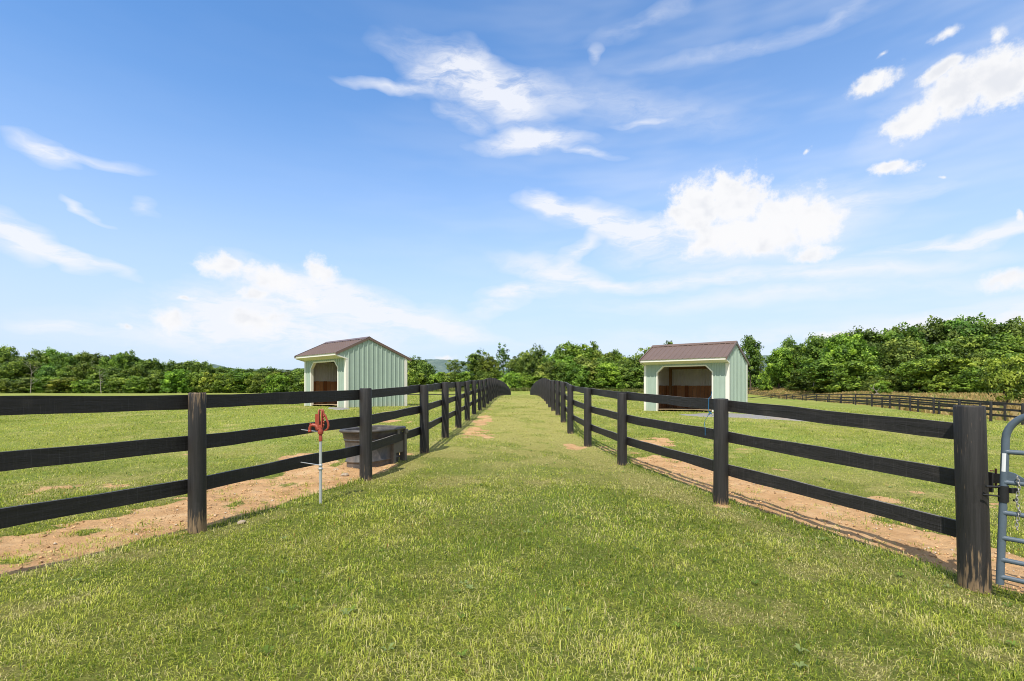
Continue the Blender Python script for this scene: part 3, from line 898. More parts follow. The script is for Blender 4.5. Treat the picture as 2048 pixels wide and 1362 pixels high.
    mb = MB(); mb.box((X(.09), D-.215, 1.98), (X(W-.09), D-.095, 2.13)); mb.build('header_beam', M['rough'], root)
    mb = MB(); mb.box((X(.09), dr_-.03, hr-.22), (X(W-.09), dr_+.03, hr-.10)); mb.build('ridge_beam', M['rough'], root)
    for k in range(5):
        q = .35 + k*(W-.7)/4
        mb = MB()
        mb.bar((X(q), .03, roof(.03)-.07), (X(q), dr_-.035, hr-.075), .04, .09); mb.bar((X(q), dr_+.035, hr-.08), (X(q), D-.05, roof(D-.05)-.075), .04, .09)
        mb.build('rafter', M['rough'], root)
    return root
shed('run_in_shed', 'sage green metal horse shed at left, its ribbed gable end facing the lane', SL)
shed('run_in_shed', 'sage green metal horse shed at right, its wide open front showing wooden kick boards', SR)
# trodden straw inside each shed
def straw_floor(pos, label):
    x0, y0, th, zb = pos
    N = 14; P = []
    for i in range(N):
        for j in range(N):
            lx = -3.55 + 3.45*i/(N-1); ly = .02 + 2.95*j/(N-1)
            P.append((x0 + lx*math.cos(th) - ly*math.sin(th), y0 + lx*math.sin(th) + ly*math.cos(th)))
    P = np.array(P); z = Hn(P[:,0], P[:,1]) + .05 + .04*fbm(P[:,0], P[:,1], 2, 3, 4)
    q = [(i*N+j, (i+1)*N+j, (i+1)*N+j+1, i*N+j+1) for i in range(N-1) for j in range(N-1)]
    t = NT('straw_floor'); ob = t.coord('Object'); a = t.noise(ob, 30, 5, .7)
    t.col(t.ramp(a, [(.3, (.25,.16,.09)), (.7, (.55,.42,.24))])); t.p(Roughness=.95); t.bump(a, .6, .03)
    o = mesh_np('dirt_floor', np.c_[P, z], quad=np.array(q), mat=t.m, smooth=True)
    tag(o, label, None, None, 'structure')
straw_floor(SL, 'straw strewn dirt floor of the left shed'); straw_floor(SR, 'straw strewn dirt floor of the right shed')

# ------------------------------------------------------------------ yard hydrant beside the left fence
def hydrant():
    bx, by = -2.262, 6.05; bz = H(bx, by)
    root = empty('yard_hydrant', (bx, by, bz))
    tag(root, 'red cast iron yard hydrant on a galvanised pipe braced to the left fence', 'water hydrant')
    top = (780-818)*by/1024 + CAM_H - bz        # height of the casting's top
    mb = MB(); mb.tube([(0,0,-.1),(0,0,.33),(.0,0,top-.36)], .0175, 14); mb.lathe([(.0175,.395),(.025,.398),(.025,.42),(.0175,.423)], 14)
    p = mb.build('standpipe', M['galv'], root, True)
    z0 = top-.36
    mb = MB(); mb.lathe([(.0,z0-.02),(.021,z0-.02),(.021,z0+.03),(.019,z0+.035),(.019,z0+.06),(.030,z0+.065),(.033,z0+.085),(.033,z0+.105),(.028,z0+.115),(.030,z0+.15),(.026,z0+.17),(.018,z0+.175)], 18)
    # upright twin cheeks of the head
    for sx in (-.026, .012):
        rows = []
        for z, w0, w1 in ((z0+.14,-.028,.034),(z0+.2,-.024,.03),(z0+.28,-.02,.022),(z0+.335,-.014,.018),(z0+.355,-.004,.012)):
            rows.append([(sx-.001,w0,z),(sx+.014,w0,z),(sx+.014,w1,z),(sx-.001,w1,z)])
        mb.grid(rows, True); mb.face(rows[-1])
    mb.box((-.06,-.012,z0+.12),(-.026,.012,z0+.30))
    o = mb.build('pump_head', M['red'], root); smooth_by_angle(o, 35)
    mb = MB(); mb.tube([(-.02,0,z0+.12),(-.055,-.004,z0+.165),(-.09,-.006,z0+.172),(-.115,-.008,z0+.16),(-.124,-.008,z0+.13),(-.125,-.008,z0+.095)], [.03,.024,.02,.019,.018,.017], 12)
    mb.lathe([(.017,z0+.085),(.021,z0+.086),(.021,z0+.108),(.017,z0+.11)], 12, (-.125,-.008,0))
    mb.tube([(-.112,-.008,z0+.165),(-.117,-.008,z0+.195)], .012, 8)
    mb.build('spout', M['red'], root, True)
    mb = MB()
    pts = [(.0,0,z0+.345),(.022,0,z0+.352),(.036,0,z0+.33),(.03,0,z0+.28)]
    mb.tube(pts, [.012,.012,.011,.01], 8)
    for k in range(4): mb.lathe([(.0,-.012),(.012,-.008),(.012,.008),(.0,.012)], 8, (.034+.002*(k % 2),0,z0+.17+.035*k))
    mb.tube([(.034,0,z0+.15),(.034,0,z0+.30)], .006, 8)
    mb.build('linkage', M['red'], root, True)
    mb = MB()
    pts = [(.03,0,z0+.31),(.055,0,z0+.285),(.072,0,z0+.24),(.088,0,z0+.20),(.094,0,z0+.165),(.088,0,z0+.135),(.07,0,z0+.112),(.045,0,z0+.105)]
    mb.tube(pts, [.010,.012,.012,.013,.013,.012,.010,.006], 10)
    mb.build('handle', M['red'], root, True)
    # brace rods back to the rails
    for yr, y_end, x_end in ((864,859,600),(930.5,924,598)):
        za = (780-yr)*by/1024 + CAM_H - bz
        Zr = 6.36; xe = (x_end-1024)/1024*Zr; ze = (780-y_end)*Zr/1024 + CAM_H
        e = Vector((xe-bx, Zr-by, ze-bz))
        mb = MB(); mb.tube([(0,0,za), tuple(e*.5+Vector((0,0,za*.5))), tuple(e)], .0055, 8)
        mb.tube([tuple(e+Vector((-.012,0,.012))), tuple(e), tuple(e+Vector((.0,.0,-.014)))], .007, 8)
        mb.lathe([(.0185,za-.012),(.0215,za-.012),(.0215,za+.012),(.0185,za+.012)], 14)
        mb.build('brace_rod', M['galv'], root, True)
hydrant()

# ------------------------------------------------------------------ stock tank
def tank():
    cx, cy = -2.40, 8.78; bz = H(cx, cy)
    root = empty('stock_tank', (cx, cy, bz), 0)
    tag(root, 'black oval plastic stock tank standing in the paddock behind the left fence', 'water trough')
    ang = math.atan2(.93, .36)                     # long axis direction
    u = Vector((math.cos(ang), math.sin(ang), 0)); v = Vector((math.sin(ang), -math.cos(ang), 0))   # v points to the lane
    n = 48
    def ring(a, b, z):
        out = []
        for k in range(n):
            t = 2*PI*k/n; c, s = math.cos(t), math.sin(t)
            e = 2.7 if c < 0 else 5.0             # round near end, squarer far end
            x = math.copysign(abs(c)**(2/e), c)*a; yv = math.copysign(abs(s)**(2/e), s)*b
            p = u*x*.90 + v*yv*.95
            out.append((p.x, p.y, z))
        return out
    A, Bw, Ht = .66, .40, .62
    mb = MB()
    mb.grid([ring(.54,.30,-.03), ring(.545,.305,.06), ring(.545,.305,.075), ring(.565,.325,.085), ring(.565,.325,.105), ring(.55,.31,.115), ring(.575,.335,.40),
             ring(.578,.338,.43), ring(.595,.352,.44), ring(.595,.352,.455), ring(.585,.345,.465), ring(.60,.358,.475), ring(.605,.36,.53), ring(.62,.372,.56), ring(.615,.37,.585)], True)
    mb.grid([ring(.61,.36,.60), ring(.595,.35,.57), ring(.53,.29,.12), ring(.3,.15,.1), ring(.02,.01,.1)], True)
    o = mb.build('basin', M['tank'], root, True)
    mb = MB()
    mb.grid([ring(.61,.365,.575), ring(.655,.40,.572), ring(.672,.415,.585), ring(.672,.415,.605), ring(.655,.40,.622), ring(.63,.38,.622), ring(.605,.358,.600)], True)
    mb.build('rim', M['tank'], root, True)
    # moulded drain bay on the lane side of the far end: two legs, panel and brackets under the rim
    def place(lo, hi, name, mk='dusty'):
        Mx = Matrix(((u.x*.9,v.x*.95,0,0),(u.y*.9,v.y*.95,0,0),(0,0,1,0),(0,0,0,1)))
        mb = MB(); mb.box(lo, hi, Mx); o = mb.build(name, M[mk], root); weld(o); bevel(o, .012, 2)
    place((.12,.29,-.03),(.20,.385,.50), 'leg'); place((.50,.27,-.03),(.58,.385,.52), 'leg')
    place((.20,.27,.17),(.50,.355,.50), 'drain_panel')
    place((.22,.34,.50),(.29,.41,.574), 'bracket'); place((.50,.33,.50),(.60,.405,.574), 'bracket'); 
tank()

# ------------------------------------------------------------------ gate, hinge bracket, chain, twine
def gate():
    base = Vector((3.745, 3.93, 0)); gz = H(3.75, 3.93)
    root = empty('tube_gate', (base.x, base.y, gz), 0)
    tag(root, 'blue grey tubular steel farm gate hung from the thick gate post', 'gate')
    d = Vector((.54, -.84, 0)).normalized(); L = 3.0
    dz = CAM_H - gz                                 # camera height above this ground
    zs = [dz-.474, dz-.706, dz-.94, dz-1.133, dz-1.30, dz-1.431]
    zb, zt = dz-1.49, dz-.175
    lean = lambda z: Vector((.052*(z-zb)/(zt-zb), .0, 0))
    mb = MB(); r = .0250; cr = .20
    pts = []
    for k in range(5):
        z = zb + (zt-cr-zb)*k/4; pts.append(lean(z) + Vector((0,0,z)))
    for k in range(1, 9):
        a = PI/2*k/8; z = zt-cr+cr*math.sin(a); pts.append(lean(z) + d*(cr*(1-math.cos(a))) + Vector((0,0,z)))
    p0 = pts[-1]
    pts += [p0 + d*t for t in (.5, 1.2, 2.0, L-2*cr)]
    end = pts[-1]
    for k in range(1, 9):
        a = PI/2*k/8; pts.append(end + d*(cr*math.sin(a)) + Vector((0,0,-cr*(1-math.cos(a)))))
    e2 = pts[-1]; pts += [Vector((e2.x, e2.y, z)) for z in (zs[1], zs[3], zb)]
    mb.tube(pts, r, 14); mb.build('frame', M['gate'], root, True)
    for z in zs:
        a = lean(z) + Vector((0,0,z)); b = Vector((e2.x, e2.y, z))
        mb = MB(); mb.tube([a + d*.008, a + d*.03, a.lerp(b,.3), a.lerp(b,.7), b], [.026,.0185,.0185,.0185,.0185], 12); mb.build('rail', M['gate'], root, True)
    # gusset, collar with pin, sticker
    mb = MB(); z = zs[1]; a = lean(z) + Vector((0,0,z))
    nrm = Vector((-d.y, d.x, 0))*.006
    P = [a+d*.02+Vector((0,0,.085)), a+d*.06+Vector((0,0,.075)), a+d*.15+Vector((0,0,.018)), a+d*.02+Vector((0,0,.018))]
    mb.face([p+nrm for p in P]); mb.face([p-nrm for p in reversed(P)])
    for i in range(4): mb.face([P[i]+nrm, P[i]-nrm, P[(i+1) % 4]-nrm, P[(i+1) % 4]+nrm])
    mb.build('gusset', M['gate'], root)
    zc = zs[1]-.09; c = lean(zc)
    mb = MB(); mb.lathe([(.0255,zc-.062),(.0325,zc-.062),(.0325,zc+.062),(.0255,zc+.062)], 20, (c.x, c.y, 0))
    mb.box((c.x+.02, c.y-.045, zc+.01), (c.x+.065, c.y-.02, zc+.05))
    mb.tube([(c.x+.03,c.y-.05,zc-.04),(c.x+.055,c.y-.05,zc-.04)], .009, 8)
    mb.tube([(c.x-.03,c.y,zc+.052),(c.x-.115,c.y+.02,zc+.052)], .009, 10); mb.tube([(c.x-.03,c.y,zc-.02),(c.x-.13,c.y+.03,zc-.012)], .006, 8)
    o = mb.build('hinge_collar', M['black'], root); smooth_by_angle(o, 40)
    z1 = zs[0]-.01; c = lean(z1)
    mb = MB(); rows = []
    for z in (z1-.14, z1): 
        q = lean(z); rows.append([(q.x+.0262*math.cos(t), q.y+.0262*math.sin(t), z) for t in (3.3, 3.6, 3.9, 4.2)])
    mb.grid(rows); mb.build('sticker', M['sticker'], root, True)
    # hinge bracket bolted to the gate post (moves with the fence)
    px, py, pz = right_fence.location; off = Vector((base.x-px, base.y-py, 0))
    zz = (H(3.75,3.93) + zs[1]) - pz
    mb = MB(); q = Vector((.103-.030*zz+.010, -.02, zz))
    mb.box((q.x-.014, q.y-.05, zz-.10), (q.x, q.y+.05, zz+.055)); mb.box((q.x, q.y-.045, zz-.03), (q.x+.06, q.y+.03, zz+.045)); mb.box((q.x, q.y-.04, zz-.065), (q.x+.045, q.y+.03, zz-.055))
    o = mb.build('hinge_bracket', M['black'], right_fence); bevel(o, .003)
    mb = MB(); mb.tube([(q.x+.036,q.y-.03,zz-.07),(q.x+.036,q.y-.03,zz+.085)], .008, 8); mb.lathe([(0,zz+.062),(.012,zz+.062),(.012,zz+.07),(0,zz+.07)], 8, (q.x+.012,q.y-.02,0)); mb.build('hinge_pin', M['rust'], o)
    # chain hanging from the second rail
    ch = MB(); top = a + d*.085 + Vector((-.84*.03, -.54*.03, .045)); n = 17
    for k in range(n):
        cz = top.z - .0235*k; rot = (k % 2)*PI/2 + .5
        cx0 = top.x + .006*math.sin(k*.7); cy0 = top.y + .004*math.cos(k*.9)
        pth = []
        for t in range(15):
            aa = 2*PI*t/14
            lx = .0085*math.cos(aa); lz = .0165*math.sin(aa)
            pth.append((cx0 + lx*math.cos(rot), cy0 + lx*math.sin(rot), cz + lz))
        ch.tube(pth, .0032, 6, False)
    o = ch.build('chain', M['chain'], None, True); o.location = root.location
    tag(o, 'short steel chain hanging down from the second rail of the gate', 'chain')
gate()

def twine():
    a = Vector(RF[1]); b = Vector(RF[2])
    t = .12; p = a.lerp(b, t); d = Vector((b.x-a.x, b.y-a.y)).normalized()
    nr = Vector((d.y, -d.x)); face = Vector((p.x, p.y)) + nr*.076     # plank's lane side is inner face
    Z = face.y
    zz = lambda yy: (780-yy)*Z/1024 + CAM_H
    lane = Vector((-nr.x, -nr.y))
    P = lambda s, off, yy: (face.x + d.x*s + lane.x*off, face.y + d.y*s + lane.y*off, zz(yy))
    mb = MB()
    mb.tube([P(-.03,-.012,783), P(-.02,-.015,788), P(-.01,-.012,793.2), P(0,.012,796), P(.004,.012,808), P(.008,.012,820), P(.006,.004,823)], .0036, 8)
    k = [(.0,.01,823),(-.02,.02,825),(-.05,.02,824),(-.06,.012,827),(-.035,.0,828),(0,-.005,826),(.018,.01,828),(-.01,.02,830),(-.03,.01,826),(.01,.0,824)]
    mb.tube([P(*q) for q in k], .0046, 8)
    mb.tube([P(.01,.01,829), P(.05,.008,835), P(.09,.01,842), P(.10,.012,848), P(.09,.014,853), P(.085,.012,857), P(.087,.01,864), P(.085,.012,872)], .0030, 8)
    o = mb.build('baling_twine', M['rope'], None, True)
    tag(o, 'blue baling twine knotted over the top rail of the right lane fence', 'twine')
twine()

# ------------------------------------------------------------------ stones
def stone(px, py, size, label, seed):
    Z = 6.0
    for _ in range(12):
        x = (px-1024)/1024*Z; Z = max(2, (CAM_H - H(x, Z))*1024/(py-780))
    x = (px-1024)/1024*Z; rr = random.Random(seed)
    mb = MB(); rows = []
    for i in range(6):
        ph = PI*(i/5) ; row = []
        for k in range(9):
            a = 2*PI*k/9; r = size*(math.sin(ph)*.95+.05)*rr.uniform(.78, 1.15)
            row.append((r*math.cos(a)*1.25, r*math.sin(a), size*.6*math.cos(ph)*rr.uniform(.85,1.1)))
        rows.append(row)
    mb.grid(rows, True); o = mb.build('stone', M['stone'], None)
    o.location = (x, Z, H(x, Z) + size*.22); o.rotation_euler = (0,0,rr.random()*6)
    tag(o, label, 'stone', 'pale stones in the paddock')
stone(483, 1046, .036, 'small whitish stone lying just right of the round post nearest at left', 3)
stone(690, 952, .058, 'pale angular stone in the clay between hydrant and stock tank', 4)
stone(672, 941, .042, 'smaller pale stone behind the angular one, left of the stock tank', 5)

# ------------------------------------------------------------------ trees
def leaf_cloud(seed, lobes, n_clump, per, rc, s, top_bias=.25):
    """leaf faces in clumps over the surface of several lobes; lobes: (x,y,z,rx,ry,rz)"""
    g = np.random.default_rng(seed)
    L = np.array(lobes); wgt = L[:,3]*L[:,5]; wgt = wgt/wgt.sum()
    idx = g.choice(len(L), n_clump, p=wgt)
    d = g.normal(size=(n_clump,3)); d[:,2] += top_bias; d /= np.linalg.norm(d, axis=1)[:,None]
    rad = .74 + .34*g.random(n_clump)**.8
    cc = L[idx,:3] + d*L[idx,3:]*rad[:,None]
    tone = np.clip(.42 + .2*g.normal(size=n_clump) + .22*d[:,2], 0, 1)  # upward-facing clumps lighter: light from above put into the leaf tone
    csz = rc*(.55 + .9*g.random(n_clump))
    N = n_clump*per
    ci = np.repeat(np.arange(n_clump), per)
    q = g.normal(size=(N,3)); q /= np.linalg.norm(q, axis=1)[:,None]
    q *= (g.random(N)**.45)[:,None]
    q[:,2] *= .82
    P = cc[ci] + q*csz[ci][:,None]
    nr = q*.5 + d[ci]*.9 + np.array((0,0,.10)) + g.normal(size=(N,3))*.6
    nr /= np.linalg.norm(nr, axis=1)[:,None]
    a = np.cross(nr, g.normal(size=(N,3))); a /= np.linalg.norm(a, axis=1)[:,None]
    b = np.cross(nr, a)
    sz = s*(.55 + .9*g.random(N))
    a *= sz[:,None]; b *= (sz*.75)[:,None]
    V = np.stack([P-a*.5, P+b*.5, P+a*.5, P-b*.5], 1).reshape(-1,3)
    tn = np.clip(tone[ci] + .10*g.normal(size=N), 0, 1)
    return V, np.repeat(tn, 4), cc

def crown_mesh(name, seed, lobes, n_clump, per, rc, s):
    V, tn, cc = leaf_cloud(seed, lobes, n_clump, per, rc, s)
    q = np.arange(len(V)).reshape(-1,4)
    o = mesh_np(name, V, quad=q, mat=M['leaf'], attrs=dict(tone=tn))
    me = o.data; bpy.data.objects.remove(o); return me, cc

def trunk_mesh(name, seed, h, r0, crown_c, n_limb=7, fork=.35, mat='bark', top=.8):
    rr = random.Random(seed); mb = MB()
    pts = [Vector((0,0,-.4))]; bend = Vector((rr.uniform(-.05,.05), rr.uniform(-.05,.05), 0))*h
    for k in range(1, 7):
        t = k/6; pts.append(Vector((0,0,h*top*t)) + bend*math.sin(t*2) + Vector((rr.uniform(-.01,.01)*h, rr.uniform(-.01,.01)*h, 0)))
    mb.tube(pts, [r0*1.25] + [r0*(1-.82*t/6) for t in range(1, 7)], 8)
    for k in range(n_limb):
        t = fork + (.95-fork)*k/n_limb; i = min(5, int(t*6)); p = pts[i].lerp(pts[i+1], t*6-i)
        if crown_c is not None:
            tgt = Vector(crown_c[rr.randrange(len(crown_c))]); tgt = p.lerp(tgt, .85)
        else:
            a = rr.random()*6.28; tgt = p + Vector((math.cos(a), math.sin(a), rr.uniform(.3,1.1)))*h*rr.uniform(.15,.3)
        midp = p.lerp(tgt, .5) + Vector((0,0,.04*h))
        rl = r0*(1-.8*t)*.6
        mb.tube([p, p.lerp(midp,.5), midp, tgt], [rl, rl*.8, rl*.6, rl*.2], 6)
        if crown_c is None:
            for q in range(2):
                s0 = midp; e = s0 + Vector((rr.uniform(-1,1), rr.uniform(-1,1), rr.uniform(.1,1)))*h*.1
                mb.tube([s0, s0.lerp(e,.5)+Vector((0,0,.01*h)), e], [rl*.5, rl*.35, rl*.1], 5)
    o = mb.build(name, M[mat], None, True); me = o.data; bpy.data.objects.remove(o); return me

def lobes_round(seed, h, w, z0, n):
    """crown of height h, width w, lowest leaves at z0"""
    rr = random.Random(seed); out = []
    hc = h - z0
    for k in range(n):
        t = (k+.5)/n
        z = z0 + hc*(.18 + .70*t); prof = math.sin(PI*(.16 + .74*t))**.7
        a = k*2.4 + rr.uniform(-.4,.4); rad = w*.5*.52*prof*rr.uniform(.6,1.1)
        r = w*.5*rr.uniform(.30,.56)*(.75+.4*prof)
        out.append((rad*math.cos(a), rad*math.sin(a), z, r, r, min(r*.82, h-z)))
    out.append((0,0,z0+hc*.45, w*.30, w*.30, hc*.38))
    if z0 < .5:                                   # foliage down to the ground
        for k in range(5):
            a = k*1.257 + rr.uniform(-.3,.3); out.append((w*.27*math.cos(a), w*.27*math.sin(a), h*.16, w*.24, w*.24, h*.17))
    return out

PROTO = {}
def proto(key, seed, h, w, z0, nl, n_clump, per, rc, s, r0, fork, n_limb=6):
    lob = lobes_round(seed, h, w, z0, nl)
    cm, cc = crown_mesh('crown', seed, lob, n_clump, per, rc, s)
    tm = trunk_mesh('trunk', seed+1, h, r0, cc, n_limb, fork)
    PROTO[key] = (cm, tm, h, w)
for k in range(4): proto('bushy%d' % k, 200+k, 10, 8.5, .2, 11, 250, 40, .85, .42, .22, .15)
for k in range(4): proto('round%d' % k, 300+k, 12, 9.5, 1.4, 13, 240, 42, .95, .44, .28, .25)
for k in range(3): proto('tall%d' % k, 400+k, 14, 7.5, 3.2, 11, 150, 42, .85, .44, .28, .3)
for k in range(2): proto('airy%d' % k, 500+k, 14, 7.5, 4.5, 10, 62, 36, .8, .40, .24, .35, 12)
for k in range(2): proto('shrub%d' % k, 600+k, 3, 4, .0, 7, 80, 40, .45, .26, .08, .1)
for k in range(3): proto('low%d' % k, 650+k, 6, 7.2, .2, 9, 170, 42, .72, .36, .16, .15)
proto('spread0', 700, 6, 9, .9, 10, 150, 40, .7, .32, .2, .15, 10)
proto('spire0', 720, 10, 3.6, 1.0, 9, 90, 40, .6, .34, .16, .2)
COUNT = {}
SPOTS = []
def tree(px, top, Z, wpx, kinds, label, name='broadleaf_tree', cat='tree', group=None, tint=(1,1,1), base=None):
    """tree standing at image column px (surveyed), depth Z, crown top at elevation of row top"""
    x = (px-1024)/1024*Z
    gz = H(x, Z) if base is None else base
    topz = (780-top)*Z/1024 + CAM_H
    h = max(1.5, topz-gz)
    w = wpx/1024*Z
    key = kinds if kinds in PROTO else random.choice([k for k in PROTO if k.startswith(kinds)])
    cm, tm, ph, pw = PROTO[key]
    root = empty(name, (x, Z, gz), random.random()*6.28)
    sz = h/ph; sx = w/pw
    root.scale = (sx, sx, sz)
    tag(root, label, cat, group)
    c = bpy.data.objects.new('crown', cm); C.objects.link(c); c.parent = root
    c.color = (tint[0], tint[1], tint[2], 1)
    t = bpy.data.objects.new('trunk', tm); C.objects.link(t); t.parent = root
    return root

def ordinal(k):
    names = ['first','second','third','fourth','fifth','sixth','seventh','eighth','ninth','tenth','eleventh','twelfth','thirteenth','fourteenth','fifteenth','sixteenth','seventeenth','eighteenth','nineteenth','twentieth']
    if k < 20: return names[k]
    if k < 29: return 'twenty-' + names[k-20]
    return ['thirtieth','thirty-first','thirty-second','thirty-third'][k-29]

def tree_row(xs, topf, Zf, wf, kinds, phrase, group, tintf, jit=4):
    vis = 0
    for px in xs:
        rr = random
        top = topf(px) + rr.uniform(0, jit)
        lab = phrase.format(ordinal(vis))
        tree(px, top, Zf(px)*rr.uniform(.97,1.03), wf(px)*rr.uniform(.85,1.2), rr.choice(kinds), lab, group=group, tint=tintf(px))
        vis += 1
I = lambda xs, ys: (lambda p: float(np.interp(p, xs, ys)))
def tints(*opts):
    def pick(p):
        c = random.choice(opts); k = random.uniform(.74, 1.22)
        return tuple(v*k*random.uniform(.95,1.05) for v in c)
    return pick
DK = (.72,.82,.80); MD = (.9,.95,.85); YG = (1.22,1.2,.9); GR = (1.05,1.0,1.15); OL = (1.06,1.0,.85); BR = (1.15,1.25,.9)
random.seed(21)
# left wood, three rows deep
tree_row([-60,-25,3,32,62,84,104,128,152,178,204,230,256,280,306,330,354,378,402,426,452,480,508,538,566,596], I([-60,0,12,30,60,80,100,130,150,200,240,262,290,330,350,380,410,425,455,480,520,560,600],[694,690,694,712,712,702,698,702,704,706,704,703,717,722,721,721,724,732,733,737,733,737,735]),
         lambda p: 178, lambda p: 54, ['round'], "{} tree from the left in the left wood's dark skyline row", 'trees of the left wood', tints(DK, DK, MD), 3)
tree_row([-40,-5,28,60,95,130,165,200,238,275,312,350], I([-40,100,200,300,350],[722,720,722,732,738]), lambda p: 138, lambda p: 58, ['round','bushy'],
         "{} tree from the left in the left wood's middle row", 'trees of the left wood', tints(MD, MD, DK, OL), 12)
tree_row([-50,-12,22,58,96,132,168,206,244,282,318,352,388,420,452,488,520,556,592,628], I([-50,100,200,240,280,330,400,470,520,600],[752,750,755,752,742,738,738,741,742,746]), lambda p: 104, lambda p: 58, ['low','low','bushy'],
         "{} bushy tree from the left in the left wood's front row", 'trees of the left wood', lambda p: tuple(v*random.uniform(.9,1.1) for v in random.choice((YG, YG, BR, MD) if 230 < p < 470 else (MD, BR, OL, MD))), 8)
# trees across the end of the lane
named = [
 (832,712,168,44,'round','tall round tree just right of the left shed',MD),(853,726,160,34,'bushy','bushy tree second to the right of the left shed',DK),
 (909,715,190,36,'airy','thin flat topped tree in front of the blue hill, right of the left shed',GR),(952,700,182,44,'tall','upright dark tree left of the thin one above the lane end',MD),
 (976,712,172,40,'round','rounded tree with rusty tinge beside the upright dark tree',OL),(1006,687,188,34,'airy','tall see-through tree standing highest above the left lane fence',DK),
 (1037,710,176,40,'round','round topped tree over the middle of the lane end',MD),(1057,702,170,36,'round','pale mottled tree right of the lane middle',GR),(1077,691,182,34,'tall','narrow tall tree rising behind the pale mottled one',MD),
 (1099,708,172,40,'bushy','mid green tree above the far end of the right lane fence',BR),(1120,696,184,34,'tall','dark pointed tree left of the big rounded grove crown',DK),
 (1148,685,174,70,'round','broad rounded crown, biggest in the grove left of the right shed',BR),(1176,690,180,40,'round','rounded tree right of the broadest grove crown',MD),
 (1188,676,188,22,'spire','slim pointed tree topping the grove left of the right shed',DK),(1207,704,170,44,'round','rusty tinged tree right of the slim pointed one',OL),
 (1229,697,186,30,'tall','small dark tree top peeping over the grove right of the slim pointed one',DK),(1247,709,170,44,'bushy','leafy tree second left of the right shed',BR),(1272,711,166,44,'bushy','leafy tree touching the left edge of the right shed',MD),
 (1296,689,190,48,'airy','flat topped light tree poking out left of the right shed roof',YG),(1342,683,192,34,'tall','dark tree top just above the ridge of the right shed',DK)]
for px, top, Z, w, k, lab, tn in named: tree(px, top, Z, w*(1.3 if k in ('round','bushy') else 1.12), k, lab, group='trees at the end of the lane', tint=tn)
tree_row([818,846,876,904,934,962,990,1018,1046,1072], I([818,870,900,940,1000,1046,1072],[742,745,742,738,735,742,745]), lambda p: 156, lambda p: 54, ['low'],
         '{} bush from the left in the low front row behind the lane end', 'bushes across the end of the lane', tints(BR, MD, BR, YG), 6)
tree_row([1092,1122,1154,1186,1218,1250,1280], I([1092,1122,1186,1250,1280],[742,722,722,728,736]), lambda p: 154, lambda p: 60, ['bushy'],
         '{} bush from the left fronting the grove left of the right shed', 'bushes across the end of the lane', tints(BR, MD, GR, MD), 7)
tree_row([1102,1136,1170,1204,1238,1268], I([1102,1150,1200,1268],[722,705,710,722]), lambda p: 162, lambda p: 62, ['round','bushy'],
         '{} tree from the left inside the grove left of the right shed', 'trees at the end of the lane', tints(BR, MD, GR, MD), 7)
for i, px in enumerate([606, 632, 660]): tree(px, 738, 150, 40, 'bushy', 'bush ' + ['peeping past the left edge of the left shed','seen under the eave of the left shed','hidden mostly behind the front of the left shed'][i], group='bushes across the end of the lane', tint=DK)
for i, px in enumerate([1330, 1390, 1450]): tree(px, 735, 170, 62, 'bushy', 'bush standing behind the ' + ['left','middle','right'][i] + ' of the right shed', group='bushes across the end of the lane', tint=MD)
for i, px in enumerate([1484, 1512, 1536, 1562, 1588]): tree(px, 741, 236, 40, 'low', ordinal(i) + ' bush from the left in the low far thicket right of the right shed', group='bushes along the right wood', tint=DK)
# right hand wood on its rise
named = [
 (1501,672,205,42,'tall','tall dark tree right behind the gable of the right shed',DK),(1519,706,215,30,'airy','thin tree beside the tall one behind the right shed',GR),(1528,745,200,26,'shrub','low bushy tree under the gap right of the right shed',BR),
 (1557,697,205,52,'round','bright round tree first in the right wood beyond the meadow',BR),(1576,677,222,40,'round','darker crown rising behind the bright first tree of the right wood',DK),
 (1590,722,204,36,'airy','pinkish half bare tree between leafy trees of the right wood',(1.25,1.0,1.1)),(1637,670,190,58,'round','rounded crown on the skyline above the pale dead tree',MD),
 (1686,666,165,72,'round','large bright green tree, tallest in the near part of the right wood',BR),(1714,712,140,86,'bushy','broad leafy tree left of the fallen dead limbs',BR),
 (1796,679,150,70,'round','tall mottled dome crown in the middle of the right wood',GR),(1762,762,118,34,'shrub','low green bush beside the fallen dead limbs',BR),
 (1840,716,118,70,'round','yellowish crowned tree in the front of the right wood',YG),(1893,712,112,92,'bushy','broad dark stemmed tree at the meadow edge of the right wood',YG),(1950,735,104,70,'bushy','bushy tree between the two spreading trees at the far right',BR),
 (1773,654,215,18,'airy','tiny wispy tree top sticking above the right wood skyline',DK)]
for px, top, Z, w, k, lab, tn in named: tree(px, top, Z, w*(1.2 if k in ('round','bushy') else 1.1), k, lab, group='trees of the right wood', tint=tn)
tree(2016, 717, 64, 110, 'spread0', 'low spreading tree with forked trunk, farthest right behind the paddock fence', group='trees of the right wood', tint=(1.18,1.12,.9))
tree_row([1612,1660,1700,1732,1762,1790,1812,1840,1868,1888,1912,1930,1955,1980,2006,2032,2060,2095], I([1612,1637,1682,1729,1773,1808,1838,1860,1882,1905,1923,1949,1975,2005,2031,2048,2095],[690,674,667,654,664,652,653,646,632,644,631,650,648,641,642,655,650]),
         lambda p: 200, lambda p: 92, ['round'], "{} tree from the left in the right wood's skyline row", 'trees of the right wood', tints(DK, DK, MD), 3)
tree_row([1655,1700,1740,1780,1825,1865,1905,1945,1985,2025,2070], I([1655,1740,1800,1900,1985,2070],[705,685,690,672,668,672]), lambda p: 170, lambda p: 98, ['round','bushy'],
         "{} tree from the left in the right wood's upper middle row", 'trees of the right wood', tints(MD, MD, GR, OL), 14)
